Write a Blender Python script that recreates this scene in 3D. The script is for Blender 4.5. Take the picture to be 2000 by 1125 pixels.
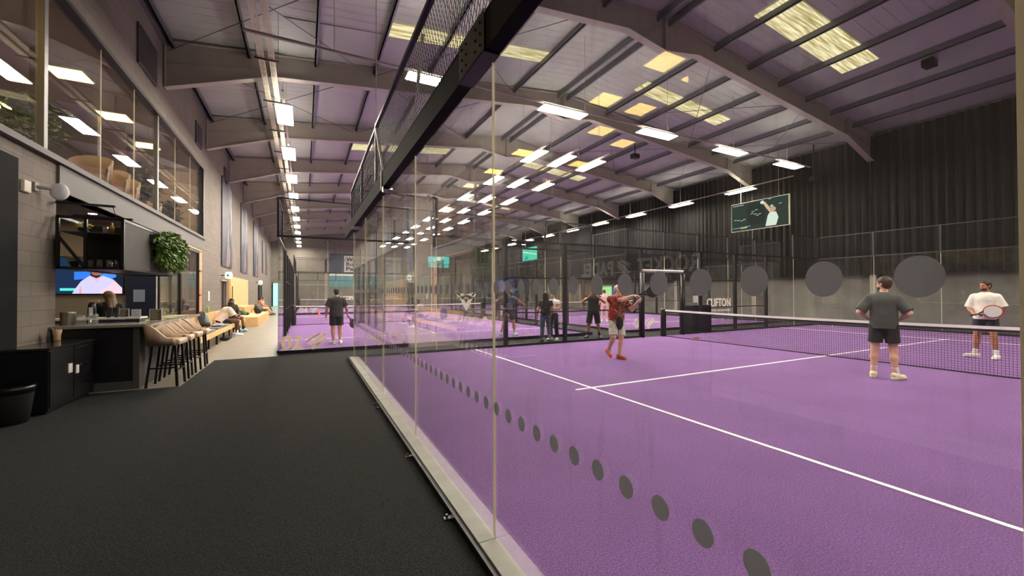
import bpy, math, random
import numpy as np
from mathutils import Vector, Matrix
random.seed(7)
R = math.radians
sc = bpy.context.scene
COL = sc.collection
for _o in list(bpy.data.objects): bpy.data.objects.remove(_o)

# ------------------------------------------------------------------ camera, world, exposure
cam = bpy.data.cameras.new('camera'); camo = bpy.data.objects.new('camera', cam); COL.objects.link(camo)
cam.sensor_width = 36; cam.lens = 796/2000*36; cam.clip_start = .05; cam.clip_end = 200
YAW, PITCH, ROLL = R(27), R(.58), R(.2)
camo.matrix_world = (Matrix.Translation((0, 0, 1.54)) @ Matrix.Rotation(-YAW, 4, 'Z') @ Matrix.Rotation(R(90)+PITCH, 4, 'X') @ Matrix.Rotation(-ROLL, 4, 'Z'))
sc.camera = camo
wd = bpy.data.worlds.new('world'); sc.world = wd; wd.use_nodes = True
wd.node_tree.nodes['Background'].inputs[0].default_value = (.55, .65, .75, 1)
wd.node_tree.nodes['Background'].inputs[1].default_value = .4
sc.view_settings.view_transform = 'Standard'; sc.view_settings.look = 'None'
sc.view_settings.gamma = 1; sc.view_settings.use_curve_mapping = False
sc.view_settings.exposure = 0.62
sc.cycles.max_bounces = 8; sc.cycles.diffuse_bounces = 5; sc.cycles.glossy_bounces = 4
sc.cycles.transparent_max_bounces = 40; sc.cycles.sample_clamp_indirect = 6
LAMP = 105.0       # brightness of the hall lamps
# ------------------------------------------------------------------ helpers
def lin(h):
    h = h.lstrip('#'); h = ''.join(x*2 for x in h) if len(h) == 3 else h; c = [int(h[i:i+2], 16)/255 for i in (0, 2, 4)]
    return tuple(x/12.92 if x <= .04045 else ((x+.055)/1.055)**2.4 for x in c) + (1,)
MATS = {}
def mat(name, hexc='#808080', rough=.6, metal=0, noise=None, bump=None, spec=.5, emit=0, sheen=0, coat=0):
    if name in MATS: return MATS[name]
    m = bpy.data.materials.new(name); m.use_nodes = True; MATS[name] = m
    nt = m.node_tree; b = nt.nodes['Principled BSDF']
    b.inputs['Base Color'].default_value = lin(hexc); b.inputs['Roughness'].default_value = rough
    b.inputs['Metallic'].default_value = metal; b.inputs['Specular IOR Level'].default_value = spec
    if sheen: b.inputs['Sheen Weight'].default_value = sheen
    if coat: b.inputs['Coat Weight'].default_value = coat
    if emit:
        b.inputs['Emission Color'].default_value = lin(hexc); b.inputs['Emission Strength'].default_value = emit
    if noise or bump: tc = nt.nodes.new('ShaderNodeTexCoord')
    if noise:
        s, amt = noise[:2]
        n = nt.nodes.new('ShaderNodeTexNoise'); n.inputs['Scale'].default_value = s; n.inputs['Detail'].default_value = 6
        nt.links.new(tc.outputs['Object'], n.inputs['Vector'])
        r = nt.nodes.new('ShaderNodeValToRGB'); c = lin(hexc)
        r.color_ramp.elements[0].position = .3; r.color_ramp.elements[1].position = .7
        r.color_ramp.elements[0].color = tuple(x*(1-amt) for x in c[:3])+(1,)
        r.color_ramp.elements[1].color = tuple(min(1, x*(1+amt)) for x in c[:3])+(1,)
        nt.links.new(n.outputs['Fac'], r.inputs[0]); nt.links.new(r.outputs[0], b.inputs['Base Color'])
    if bump:
        n2 = nt.nodes.new('ShaderNodeTexNoise'); n2.inputs['Scale'].default_value = bump[0]; n2.inputs['Detail'].default_value = 4
        nt.links.new(tc.outputs['Object'], n2.inputs['Vector'])
        bp = nt.nodes.new('ShaderNodeBump'); bp.inputs['Strength'].default_value = bump[1]; bp.inputs['Distance'].default_value = .02
        nt.links.new(n2.outputs['Fac'], bp.inputs['Height']); nt.links.new(bp.outputs[0], b.inputs['Normal'])
    return m
def emat(name, hexc, strength):
    if name in MATS: return MATS[name]
    m = bpy.data.materials.new(name); m.use_nodes = True; MATS[name] = m
    nt = m.node_tree; nt.nodes.remove(nt.nodes['Principled BSDF'])
    e = nt.nodes.new('ShaderNodeEmission'); e.inputs[0].default_value = lin(hexc); e.inputs[1].default_value = strength
    nt.links.new(e.outputs[0], nt.nodes['Material Output'].inputs[0])
    return m
def glassmat(name, dirt=.02, tint=(.968, .972, .965), streak=True, gain=1.0):
    m = bpy.data.materials.new(name); m.use_nodes = True; MATS[name] = m
    nt = m.node_tree; N = nt.nodes.new; L = nt.links.new
    nt.nodes.remove(nt.nodes['Principled BSDF'])
    g = N('ShaderNodeNewGeometry')
    d = N('ShaderNodeVectorMath'); d.operation = 'DOT_PRODUCT'; L(g.outputs['Incoming'], d.inputs[0]); L(g.outputs['Normal'], d.inputs[1])
    def M(op, a, b=None):
        n = N('ShaderNodeMath'); n.operation = op
        for i, v in enumerate((a, b)):
            if v is None: continue
            if isinstance(v, (int, float)): n.inputs[i].default_value = v
            else: L(v, n.inputs[i])
        return n.outputs[0]
    a = M('ABSOLUTE', d.outputs['Value']); s = M('SUBTRACT', 1.0, a); p = M('POWER', s, 5.0)
    f = M('MULTIPLY', M('ADD', M('MULTIPLY', p, .96), .04), gain)
    tr = N('ShaderNodeBsdfTransparent'); tr.inputs[0].default_value = tint+(1,)
    gl = N('ShaderNodeBsdfGlossy'); gl.inputs['Roughness'].default_value = 0; gl.inputs[0].default_value = (.95, .95, .95, 1)
    mx = N('ShaderNodeMixShader'); L(f, mx.inputs[0]); L(tr.outputs[0], mx.inputs[1]); L(gl.outputs[0], mx.inputs[2])
    df = N('ShaderNodeBsdfDiffuse'); df.inputs[0].default_value = (.75, .76, .72, 1)
    mx2 = N('ShaderNodeMixShader'); L(mx.outputs[0], mx2.inputs[1]); L(df.outputs[0], mx2.inputs[2])
    if streak:
        tc = N('ShaderNodeTexCoord'); mp = N('ShaderNodeMapping'); L(tc.outputs['Object'], mp.inputs[0]); mp.inputs['Scale'].default_value = (14, 14, 1.6)
        no = N('ShaderNodeTexNoise'); no.inputs['Scale'].default_value = 1.6; no.inputs['Detail'].default_value = 5; L(mp.outputs[0], no.inputs['Vector'])
        r = N('ShaderNodeMapRange'); L(no.outputs['Fac'], r.inputs[0]); r.inputs[1].default_value = .60; r.inputs[2].default_value = .80; r.inputs[3].default_value = dirt; r.inputs[4].default_value = dirt+.10
        L(r.outputs[0], mx2.inputs[0])
    else: mx2.inputs[0].default_value = dirt
    L(mx2.outputs[0], nt.nodes['Material Output'].inputs[0])
    return m
def brickmat(name, c1, c2, mortar, w, h, rough=.75, axis='Y', msize=.006, bumpk=.35):
    m = mat(name, c1, rough); nt = m.node_tree; N = nt.nodes.new; L = nt.links.new; b = nt.nodes['Principled BSDF']
    tc = N('ShaderNodeTexCoord'); sx = N('ShaderNodeSeparateXYZ'); L(tc.outputs['Object'], sx.inputs[0])
    cx = N('ShaderNodeCombineXYZ'); L(sx.outputs[axis], cx.inputs[0]); L(sx.outputs['Z'], cx.inputs[1])
    br = N('ShaderNodeTexBrick'); L(cx.outputs[0], br.inputs['Vector'])
    br.inputs['Scale'].default_value = 1; br.inputs['Brick Width'].default_value = w; br.inputs['Row Height'].default_value = h
    br.inputs['Mortar Size'].default_value = msize; br.inputs['Mortar Smooth'].default_value = .3
    br.inputs['Color1'].default_value = lin(c1); br.inputs['Color2'].default_value = lin(c2); br.inputs['Mortar'].default_value = lin(mortar)
    no = N('ShaderNodeTexNoise'); no.inputs['Scale'].default_value = .6; no.inputs['Detail'].default_value = 8; L(tc.outputs['Object'], no.inputs['Vector'])
    mx = N('ShaderNodeMix'); mx.data_type = 'RGBA'; mx.blend_type = 'MULTIPLY'; mx.inputs[0].default_value = .35
    L(br.outputs['Color'], mx.inputs[6]); L(no.outputs['Fac'], mx.inputs[7]); L(mx.outputs[2], b.inputs['Base Color'])
    bp = N('ShaderNodeBump'); bp.inputs['Strength'].default_value = bumpk; bp.inputs['Distance'].default_value = .01; bp.invert = True
    L(br.outputs['Fac'], bp.inputs['Height']); L(bp.outputs[0], b.inputs['Normal'])
    return m
def wavemat(name, hexc, axis, period, strength=.6, rough=.6, noise=.08):
    m = mat(name, hexc, rough, noise=(1.3, noise)); nt = m.node_tree; N = nt.nodes.new; L = nt.links.new
    tc = N('ShaderNodeTexCoord'); sx = N('ShaderNodeSeparateXYZ'); L(tc.outputs['Object'], sx.inputs[0])
    a = N('ShaderNodeMath'); a.operation = 'MULTIPLY'; a.inputs[1].default_value = 1/period; L(sx.outputs[axis], a.inputs[0])
    f = N('ShaderNodeMath'); f.operation = 'PINGPONG'; f.inputs[1].default_value = .5; L(a.outputs[0], f.inputs[0])
    r = N('ShaderNodeMapRange'); r.inputs[1].default_value = .38; r.inputs[2].default_value = .46; L(f.outputs[0], r.inputs[0])
    bp = N('ShaderNodeBump'); bp.inputs['Strength'].default_value = strength; bp.inputs['Distance'].default_value = .03
    L(r.outputs[0], bp.inputs['Height']); L(bp.outputs[0], nt.nodes['Principled BSDF'].inputs['Normal'])
    return m

class MB:
    def __init__(s): s.v = []; s.f = []
    def add(s, vs, fs):
        o = len(s.v); s.v += [tuple(p) for p in vs]; s.f += [tuple(i+o for i in f) for f in fs]; return s
    def box(s, x0, y0, z0, x1, y1, z1):
        x0, x1 = min(x0, x1), max(x0, x1); y0, y1 = min(y0, y1), max(y0, y1); z0, z1 = min(z0, z1), max(z0, z1)
        return s.add([(x0, y0, z0), (x1, y0, z0), (x1, y1, z0), (x0, y1, z0), (x0, y0, z1), (x1, y0, z1), (x1, y1, z1), (x0, y1, z1)],
                     [(3, 2, 1, 0), (4, 5, 6, 7), (0, 1, 5, 4), (1, 2, 6, 5), (2, 3, 7, 6), (3, 0, 4, 7)])
    def bar(s, p, q, w, h=None, up=(0, 0, 1), caps=True):
        p = Vector(p); q = Vector(q); h = h or w; d = (q-p).normalized(); u = Vector(up)
        if abs(d.dot(u)) > .99: u = Vector((1, 0, 0))
        a = d.cross(u).normalized(); b = a.cross(d).normalized(); a *= w/2; b *= h/2
        return s.add([p-a-b, p+a-b, p+a+b, p-a+b, q-a-b, q+a-b, q+a+b, q-a+b],
                     ([(3, 2, 1, 0), (4, 5, 6, 7)] if caps else [])+[(0, 1, 5, 4), (1, 2, 6, 5), (2, 3, 7, 6), (3, 0, 4, 7)])
    def tube(s, p, q, r, n=10, r2=None, caps=True):
        p = Vector(p); q = Vector(q); r2 = r if r2 is None else r2; d = (q-p).normalized()
        u = Vector((0, 0, 1)) if abs(d.z) < .99 else Vector((1, 0, 0)); a = d.cross(u).normalized(); b = a.cross(d)
        vs = []
        for c, rr in ((p, r), (q, r2)):
            for i in range(n):
                t = 2*math.pi*i/n; vs.append(c+a*rr*math.cos(t)+b*rr*math.sin(t))
        fs = [(i, (i+1) % n, n+(i+1) % n, n+i) for i in range(n)]
        if caps: fs += [tuple(range(n-1, -1, -1)), tuple(range(n, 2*n))]
        return s.add(vs, fs)
    def path(s, pts, r, n=8):
        for a, b in zip(pts, pts[1:]): s.tube(a, b, r, n)
        return s
    def lathe(s, c, prof, n=20, sx=1, sy=1):
        vs = []; m = len(prof)
        for i in range(n):
            t = 2*math.pi*i/n
            for r, z in prof: vs.append((c[0]+r*math.cos(t)*sx, c[1]+r*math.sin(t)*sy, c[2]+z))
        fs = [(i*m+j, ((i+1) % n)*m+j, ((i+1) % n)*m+j+1, i*m+j+1) for i in range(n) for j in range(m-1)]
        if prof[0][0] > 1e-5: fs.append(tuple(i*m for i in range(n-1, -1, -1)))
        if prof[-1][0] > 1e-5: fs.append(tuple(i*m+m-1 for i in range(n)))
        return s.add(vs, fs)
    def ell(s, c, r, n=12, m=8):
        vs = [(c[0], c[1], c[2]-r[2])]
        for j in range(1, m):
            ph = -math.pi/2+math.pi*j/m
            for i in range(n):
                t = 2*math.pi*i/n; vs.append((c[0]+r[0]*math.cos(ph)*math.cos(t), c[1]+r[1]*math.cos(ph)*math.sin(t), c[2]+r[2]*math.sin(ph)))
        vs.append((c[0], c[1], c[2]+r[2])); k = len(vs)-1
        fs = [(0, 1+(i+1) % n, 1+i) for i in range(n)]
        for j in range(m-2):
            a = 1+j*n; fs += [(a+i, a+(i+1) % n, a+n+(i+1) % n, a+n+i) for i in range(n)]
        a = 1+(m-2)*n; fs += [(a+i, a+(i+1) % n, k) for i in range(n)]
        return s.add(vs, fs)
    def prism(s, pts, ext):
        n = len(pts); e = Vector(ext); vs = [Vector(p) for p in pts]; vs += [p+e for p in vs]
        return s.add(vs, [tuple(range(n-1, -1, -1)), tuple(range(n, 2*n))]+[(i, (i+1) % n, n+(i+1) % n, n+i) for i in range(n)])
    def poly(s, pts): return s.add(pts, [tuple(range(len(pts)))])
    def build(s, name, m, parent=None, smooth=False, kind=None, bevel=0, label=None):
        me = bpy.data.meshes.new(name); me.from_pydata(s.v, [], s.f); me.update()
        o = bpy.data.objects.new(name, me); COL.objects.link(o)
        if m: me.materials.append(m)
        if smooth:
            for p in me.polygons: p.use_smooth = True
        if bevel:
            b = o.modifiers.new('bevel', 'BEVEL'); b.width = bevel; b.segments = 2; b.limit_method = 'ANGLE'
        if parent:
            o.parent = parent; o.matrix_parent_inverse = Matrix.Translation(-parent.location)
        if kind: o['kind'] = kind
        if label: o['label'] = label
        return o
def struct(name, mb, m, parent=None, **k): return mb.build(name, m, parent, kind='structure', **k)
def T(name, label, cat, loc=(0, 0, 0), group=None):
    o = bpy.data.objects.new(name, None); COL.objects.link(o); o.location = loc; o.empty_display_size = .1
    o['label'] = label; o['category'] = cat
    if group: o['group'] = group
    return o
def tag(o, label, cat, group=None):
    o['label'] = label; o['category'] = cat
    if group: o['group'] = group
    return o
def kids(o): return [c for c in bpy.data.objects if c.parent == o]
KID = {}
def copy_tree(o, parent=None):
    c = o.copy(); COL.objects.link(c); c.parent = parent
    if o.name not in KID: KID[o.name] = kids(o)
    for ch in KID[o.name]: copy_tree(ch, c)
    return c
def place(proto, first, loc, rz=0, label=None, group=None):
    o = proto if first else copy_tree(proto)
    o.location = loc; o.rotation_euler.z = rz
    if label: o['label'] = label
    if group: o['group'] = group
    return o
ORD = 'first second third fourth fifth sixth seventh eighth ninth tenth eleventh twelfth thirteenth'.split()
def text_mb(txt, size, ext=.004, offset=0, wscale=1.0, align='LEFT'):
    cu = bpy.data.curves.new('t', 'FONT'); cu.body = txt; cu.size = size; cu.extrude = ext; cu.offset = offset; cu.align_x = align
    cu.resolution_u = 3
    o = bpy.data.objects.new('t', cu); COL.objects.link(o); dg = bpy.context.evaluated_depsgraph_get(); dg.update()
    me = bpy.data.meshes.new_from_object(o.evaluated_get(dg))
    vs = [(v.co.x*wscale, v.co.y, v.co.z) for v in me.vertices]; fs = [tuple(p.vertices) for p in me.polygons]
    bpy.data.objects.remove(o); bpy.data.curves.remove(cu); bpy.data.meshes.remove(me)
    return vs, fs
def put_text(mb, txt, size, org, ux, uy=(0, 0, 1), fit=None, **k):
    vs, fs = text_mb(txt, size, **k); o = Vector(org); ux = Vector(ux); uy = Vector(uy); n = ux.cross(uy)
    if fit:
        x0 = min(v[0] for v in vs); x1 = max(v[0] for v in vs); y0 = min(v[1] for v in vs); y1 = max(v[1] for v in vs)
        vs = [((v[0]-x0)/(x1-x0)*fit[0], (v[1]-y0)/(y1-y0)*fit[1], v[2]) for v in vs]
    mb.add([o+ux*v[0]+uy*v[1]+n*v[2] for v in vs], fs); return mb
def rocket(mb, org, ux, s, uy=(0, 0, 1)):
    o = Vector(org); ux = Vector(ux); uy = Vector(uy); n = ux.cross(uy)*.004
    def P(x, y): return o+ux*x*s+uy*y*s
    def stroke(pts, w):
        for (a, b) in zip(pts, pts[1:]):
            d = Vector((b[0]-a[0], b[1]-a[1])); d.normalize(); q = Vector((-d.y, d.x))*w/2
            mb.prism([P(a[0]-q.x, a[1]-q.y), P(b[0]-q.x, b[1]-q.y), P(b[0]+q.x, b[1]+q.y), P(a[0]+q.x, a[1]+q.y)], n)
    # hull pointing up to the upper right, fins, speed lines and an orbit ring
    def lens(x0, y0, x1, y1, w, k=10):
        top = []; bot = []
        for i in range(k+1):
            t = i/k; b = math.sin(math.pi*t)**.8*w
            x = x0+(x1-x0)*t; y = y0+(y1-y0)*t; L = math.hypot(x1-x0, y1-y0); qx, qy = -(y1-y0)/L, (x1-x0)/L
            top.append(P(x+qx*b, y+qy*b)); bot.append(P(x-qx*b, y-qy*b))
        mb.prism(bot+top[-2:0:-1], n)
    lens(.10, .14, 1.0, .80, .085); lens(.0, .36, .80, .88, .05); lens(.26, .0, .96, .62, .05)
    lens(-.05, .50, .42, .74, .035); lens(.30, -.05, .66, .28, .035)
    ring = [(.5+.46*math.cos(t)*.9-.16*math.sin(t), .46+.17*math.sin(t)+.40*math.cos(t)*.9*.6) for t in [2*math.pi*i/22 for i in range(23)]]
    stroke(ring, .035)
    return mb

# ------------------------------------------------------------------ signed-distance figures
def surf_nets(F, org, h):
    nx, ny, nz = F.shape; S = F < 0
    c = np.zeros((nx-1, ny-1, nz-1, 3)); cnt = np.zeros((nx-1, ny-1, nz-1))
    for ax in range(3):
        a = [slice(None)]*3; b = [slice(None)]*3; a[ax] = slice(0, -1); b[ax] = slice(1, None)
        fa, fb = F[tuple(a)], F[tuple(b)]; cr = S[tuple(a)] != S[tuple(b)]
        t = np.where(cr, fa/np.where(cr, fa-fb, 1), 0)
        o1, o2 = [i for i in range(3) if i != ax]
        for d1 in (0, 1):
            for d2 in (0, 1):
                sl = [slice(None)]*3; off = [0, 0, 0]; off[o1] = d1; off[o2] = d2
                sl[o1] = slice(d1, F.shape[o1]-1+d1); sl[o2] = slice(d2, F.shape[o2]-1+d2)
                w = cr[tuple(sl)]; cnt += w
                for k in range(3): c[..., k] += w*(t[tuple(sl)] if k == ax else off[k])
    m = cnt > 0; idx = -np.ones(m.shape, int); ii = np.argwhere(m); idx[m] = np.arange(len(ii))
    V = (c[m]/cnt[m][:, None]+ii)*h+org
    faces = []
    for ax in range(3):
        o1, o2 = (ax+1) % 3, (ax+2) % 3
        a = [slice(None)]*3; b = [slice(None)]*3; a[ax] = slice(0, -1); b[ax] = slice(1, None)
        cr = S[tuple(a)] != S[tuple(b)]; e = np.argwhere(cr)
        e = e[(e[:, o1] > 0) & (e[:, o2] > 0) & (e[:, o1] < F.shape[o1]-1) & (e[:, o2] < F.shape[o2]-1)]
        if not len(e): continue
        u = np.zeros(3, int); u[o1] = 1; w = np.zeros(3, int); w[o2] = 1
        q = [idx[tuple((e-x).T)] for x in (u+w, w, 0*u, u)]
        fl = S[tuple(e.T)]; Q = np.stack(q, 1); Q[~fl] = Q[~fl][:, ::-1]; faces.append(Q)
    return V, np.concatenate(faces) if faces else []
def A3(p): return np.array(p, float)
def sdf_obj(name, prims, h, m, parent, label=None):
    lo = np.full(3, 9.); hi = -lo
    for p in prims:
        if p[0] == 'clip' or p[0] == 'sub': continue
        for q, r in p[1]: lo = np.minimum(lo, q-r); hi = np.maximum(hi, q+r)
    lo -= 3*h; hi += 3*h; n = np.ceil((hi-lo)/h).astype(int)+1
    F = np.ones(n); ax = [lo[i]+np.arange(n[i])*h for i in range(3)]
    for p in prims:
        if p[0] == 'clip':
            _, pt, nn = p; X, Y, Z = np.meshgrid(*ax, indexing='ij', sparse=True)
            F = np.maximum(F, (X-pt[0])*nn[0]+(Y-pt[1])*nn[1]+(Z-pt[2])*nn[2]); continue
        kind, bb, fn, k = p; l = np.min([q-r for q, r in bb], 0)-k-h*2; u = np.max([q+r for q, r in bb], 0)+k+h*2
        i0 = np.clip(np.floor((l-lo)/h).astype(int), 0, n); i1 = np.clip(np.ceil((u-lo)/h).astype(int)+1, 0, n)
        if (i1 <= i0).any(): continue
        X, Y, Z = np.meshgrid(*[ax[i][i0[i]:i1[i]] for i in range(3)], indexing='ij')
        d = fn(np.stack([X, Y, Z], -1)); sl = tuple(slice(i0[i], i1[i]) for i in range(3)); G = F[sl]
        if kind == 'sub': F[sl] = np.maximum(G, -d)
        elif k > 0:
            hh = np.clip(.5+.5*(G-d)/k, 0, 1); F[sl] = G*(1-hh)+d*hh-k*hh*(1-hh)
        else: F[sl] = np.minimum(G, d)
    V, Q = surf_nets(F, lo, h)
    me = bpy.data.meshes.new(name); me.from_pydata(V.tolist(), [], [tuple(map(int, q)) for q in Q]); me.update()
    for pl in me.polygons: pl.use_smooth = True
    me.materials.append(m); o = bpy.data.objects.new(name, me); COL.objects.link(o); o.parent = parent
    if label: o['label'] = label
    return o
def cap(a, b, ra, rb=None, k=.02, flat=False):
    a = A3(a); b = A3(b); rb = ra if rb is None else rb; ab = b-a; L2 = ab@ab+1e-9; dr = ab/math.sqrt(L2)
    def fn(P):
        t = np.clip(((P-a)@ab)/L2, 0, 1); q = P-a-t[..., None]*ab
        d = np.sqrt((q*q).sum(-1))-(ra+(rb-ra)*t)
        return np.maximum(d, (P-b)@dr) if flat else d
    return ('add', [(a, ra), (b, rb)], fn, k)
def ell(c, r, B=None, k=.02):
    c = A3(c); r = A3(r); B = np.eye(3) if B is None else B
    def fn(P):
        q = (P-c)@B; k0 = np.sqrt(((q/r)**2).sum(-1)); k1 = np.sqrt(((q/r**2)**2).sum(-1))+1e-9
        return k0*(k0-1)/k1
    return ('add', [(c, r.max())], fn, k)
def unit(v): v = A3(v); return v/(np.linalg.norm(v)+1e-9)
def basis(w, right):   # columns right, forward, up
    w = unit(w); f = unit(np.cross(w, right)); r = np.cross(f, w); return np.stack([r, f, w], 1)
SKIN = {'light': '#c99a80', 'tan': '#b07a58', 'dark': '#5a3a28', 'pale': '#d3a78e'}
def person(label, loc, heading, J=None, look=0, nod=0, skin='light', hair='#2a1d16', shirt='#333', sleeve=.75, hem=.86, shorts='#1c1c20', leg=.72,
           sock='#e8e4dc', shoe='#e8e0c8', H=1.75, h=.0095, bald=False, longhair=False, beard=False, cap_c=None, wide=1.0, loose=0, shirtmat=None, shortsmat=None, extra=None, curl=.5):
    j = dict(pel=(0, 0, .96), neck=(0, -.01, 1.46), head=(0, .02, 1.625), shR=(.185, -.01, 1.375), shL=(-.185, -.01, 1.375),
             elR=(.27, -.02, 1.12), elL=(-.27, -.02, 1.12), wrR=(.29, .07, .88), wrL=(-.29, .07, .88), hR=None, hL=None,
             hipR=(.095, 0, .90), hipL=(-.095, 0, .90), knR=(.12, .01, .49), knL=(-.12, .01, .49), anR=(.13, -.03, .09), anL=(-.13, -.03, .09), toR=(.16, .15, .03), toL=(-.16, .15, .03))
    j.update(J or {}); j = {k: (A3(v) if v is not None else None) for k, v in j.items()}
    for S in 'RL':
        dd = j['to'+S]-j['an'+S]; ln = np.linalg.norm(dd); j['to'+S] = j['an'+S]+dd/ln*min(ln, .165)
    root = T('person', label, 'person', loc); s = H/1.75; root.scale = (s, s, s); root.rotation_euler.z = heading
    sk = mat('skin_'+skin, SKIN[skin], .5, noise=(30, .06)); w = wide
    spine = j['neck']-j['pel']; sh = j['shR']-j['shL']; hp = j['hipR']-j['hipL']
    Bc = basis(spine, sh); Bp = basis(spine*.6+A3((0, 0, .4)), hp); L = np.linalg.norm(spine)
    up, fw = Bc[:, 2], Bc[:, 1]
    chest = j['pel']+spine*.70; belly = j['pel']+spine*.34
    cl, sl_ = math.cos(look), math.sin(look); hf = np.array([fw[0]*cl-fw[1]*sl_, fw[0]*sl_+fw[1]*cl, 0]); hf = unit(hf)
    hu = unit(A3((0, 0, 1))+hf*nod); hf = unit(hf-hu*(hf@hu)); hr = np.cross(hf, hu); Bh = np.stack([hr, hf, hu], 1); hc = j['head']
    H_ = lambda x, y, z: hc+Bh@A3((x, y, z))
    pr = [ell(j['pel']-up*.01, (.155*w, .105*w, .12), Bp, .05), ell(belly, (.135*w, .098*w, .15), Bc, .06), ell(chest+up*.01, (.165*w, .112*w, .165), Bc, .05),
          cap(j['shR']*.96+chest*.04, j['shL']*.96+chest*.04, .058, k=.05), cap(j['neck']-up*.03, H_(0, -.015, -.07), .056, .052, .03)]
    for S in 'RL':
        a, b, c = j['sh'+S], j['el'+S], j['wr'+S]
        pr += [cap(a, b, .054*w, .042*w, .03), cap(b, b+(c-b)*.35, .042*w, .043*w, .02), cap(b+(c-b)*.35, c, .041*w, .027, .02)]
        a, b, c = j['hip'+S], j['kn'+S], j['an'+S]
        pr += [cap(a, b, .086*w, .056*w, .04), cap(b, b+(c-b)*.32, .054*w, .057*w, .03), cap(b+(c-b)*.32-0, c, .055*w, .036, .03)]
        t = j['to'+S]; d = unit(t-c); pr += [cap(c-A3((0, 0, .04)), t, .036, .028, .02)]
        # hand: palm, four unequal bent fingers, thumb from the side of the palm
        e, wv = j['el'+S], j['wr'+S]; hd = unit(wv-e) if j['h'+S] is None else unit(j['h'+S])
        inward = unit(np.cross(hd, fw)) if abs(hd@fw) < .9 else unit(np.cross(hd, up)); side = fw-hd*(fw@hd)
        side = unit(side) if np.linalg.norm(side) > .2 else unit(up-hd*(up@hd)); nrm = unit(np.cross(hd, side))
        if (nrm@(j['pel']-wv)) < 0: nrm = -nrm
        pc = wv+hd*.045; pr += [ell(pc, (.042, .052, .017), np.stack([side, hd, nrm], 1), .012)]
        for i, (o, ln) in enumerate(((-.030, .060), (-.010, .074), (.010, .080), (.030, .070))):
            k0 = wv+hd*.085+side*o; k1 = k0+unit(hd+nrm*curl*.9)*ln*.5; k2 = k1+unit(hd*.5+nrm*curl*1.8)*ln*.5
            pr += [cap(k0-hd*.02, k1, .0098, .0092, .004), cap(k1, k2, .0092, .0078, .003)]
        th = wv+hd*.025+side*.034; pr += [cap(th, th+unit(hd*.7+side*.6+nrm*.4)*.04, .012, .010, .006), cap(th+unit(hd*.7+side*.6+nrm*.4)*.04, th+unit(hd*.75+side*.45+nrm*.5)*.07, .010, .0085, .003)]
    pr += [ell(H_(0, -.012, .025), (.074, .092, .088), Bh, .01), ell(H_(0, .022, -.045), (.056, .062, .068), Bh, .03), ell(H_(0, .048, -.085), (.026, .024, .022), Bh, .02),
           cap(H_(0, .082, .012), H_(0, .102, -.028), .009, .014, .012), ell(H_(0, .078, -.058), (.026, .014, .012), Bh, .006), cap(H_(-.035, .074, .026), H_(.035, .074, .026), .010, k=.012),
           ell(H_(.077, -.008, -.008), (.012, .020, .032), Bh, .004), ell(H_(-.077, -.008, -.008), (.012, .020, .032), Bh, .004)]
    if extra == 'bare': pass
    sdf_obj('body', pr, h, sk, root)
    ey = MB()
    for x in (-.032, .032): p = H_(x, .083, .006); ey.ell(tuple(p), (.011, .008, .007), 8, 6)
    ey.build('eyes', mat('eye', '#2a2220', .3), None, smooth=True).parent = root
    mo = MB(); a, b = H_(-.022, .091, -.058), H_(.022, .091, -.058); mo.tube(a, b, .0035, 6); mo.build('mouth', mat('lip_'+skin, {'dark': '#3a2018'}.get(skin, '#94584c'), .5), None).parent = root
    hm = mat('hair_'+hair, hair, .55, noise=(60, .25))
    if not bald:
        q = [ell(H_(0, -.020, .034), (.086, .104, .095), Bh, .01), ell(H_(0, -.045, -.01), (.076, .07, .085), Bh, .02), ('clip', H_(0, .045, .02), unit(Bh@A3((0, .85, -.55))))]
        sdf_obj('hair', q, .009, hm, root)
    if longhair:
        q = [ell(H_(0, -.03, .03), (.092, .105, .098), Bh, .02), cap(H_(.05, -.06, 0), H_(.07, -.10, -.30), .055, .045, .04), cap(H_(-.05, -.06, 0), H_(-.07, -.10, -.30), .055, .045, .04), cap(H_(0, -.08, 0), H_(0, -.12, -.36), .06, .03, .04),
             ('clip', H_(0, .04, .02), unit(Bh@A3((0, .9, -.35))))]
        sdf_obj('long_hair', q, .010, hm, root)
    if beard:
        sdf_obj('beard', [ell(H_(0, .026, -.068), (.058, .062, .050), Bh, .01), ('clip', H_(0, 0, -.052), hu), ('clip', H_(0, -.01, 0), -hf)], .008, hm, root)
    if cap_c:
        cm = mat('cap_'+cap_c, cap_c, .7)
        sdf_obj('sun_cap', [ell(H_(0, -.008, .045), (.088, .108, .085), Bh, .01), ell(H_(0, .10, .045), (.07, .085, .010), Bh, .01), ('clip', H_(0, 0, .03), -hu)], .008, cm, root)
    t = .018+loose; hemv = (1-hem)
    sm = shirtmat or mat('cloth_'+shirt, shirt, .85, noise=(9, .10), bump=(14, .35))
    hp_ = j['pel']-up*(.96-hem) if hem < .96 else j['pel']
    q = [ell(chest+up*.01, (.168*w+t, .113*w+t, .175), Bc, .04), ell(belly, (.145*w+t, .105*w+t, .2), Bc, .06), ell(j['pel'], (.160*w+t, .116*w+t, .48), Bc, .03), cap(j['shR']*.95+chest*.05, j['shL']*.95+chest*.05, .050+t*.6, k=.04),
         ('clip', j['pel']-up*(.96-hem), -up)]
    for S in 'RL':
        a, b, c = j['sh'+S], j['el'+S], j['wr'+S]
        if sleeve <= 1: e = a+(b-a)*max(sleeve, .02); q += [cap(a, e, .057*w+t*.7, .058*w+t, .03, flat=True)]
        else: q += [cap(a, b, .057*w+t*.7, .05*w+t*.7, .03), cap(b, b+(c-b)*(sleeve-1), .047*w+t*.6, .038+t*.5, .02, flat=True)]
    sdf_obj('shirt', q, h, sm, root)
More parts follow.
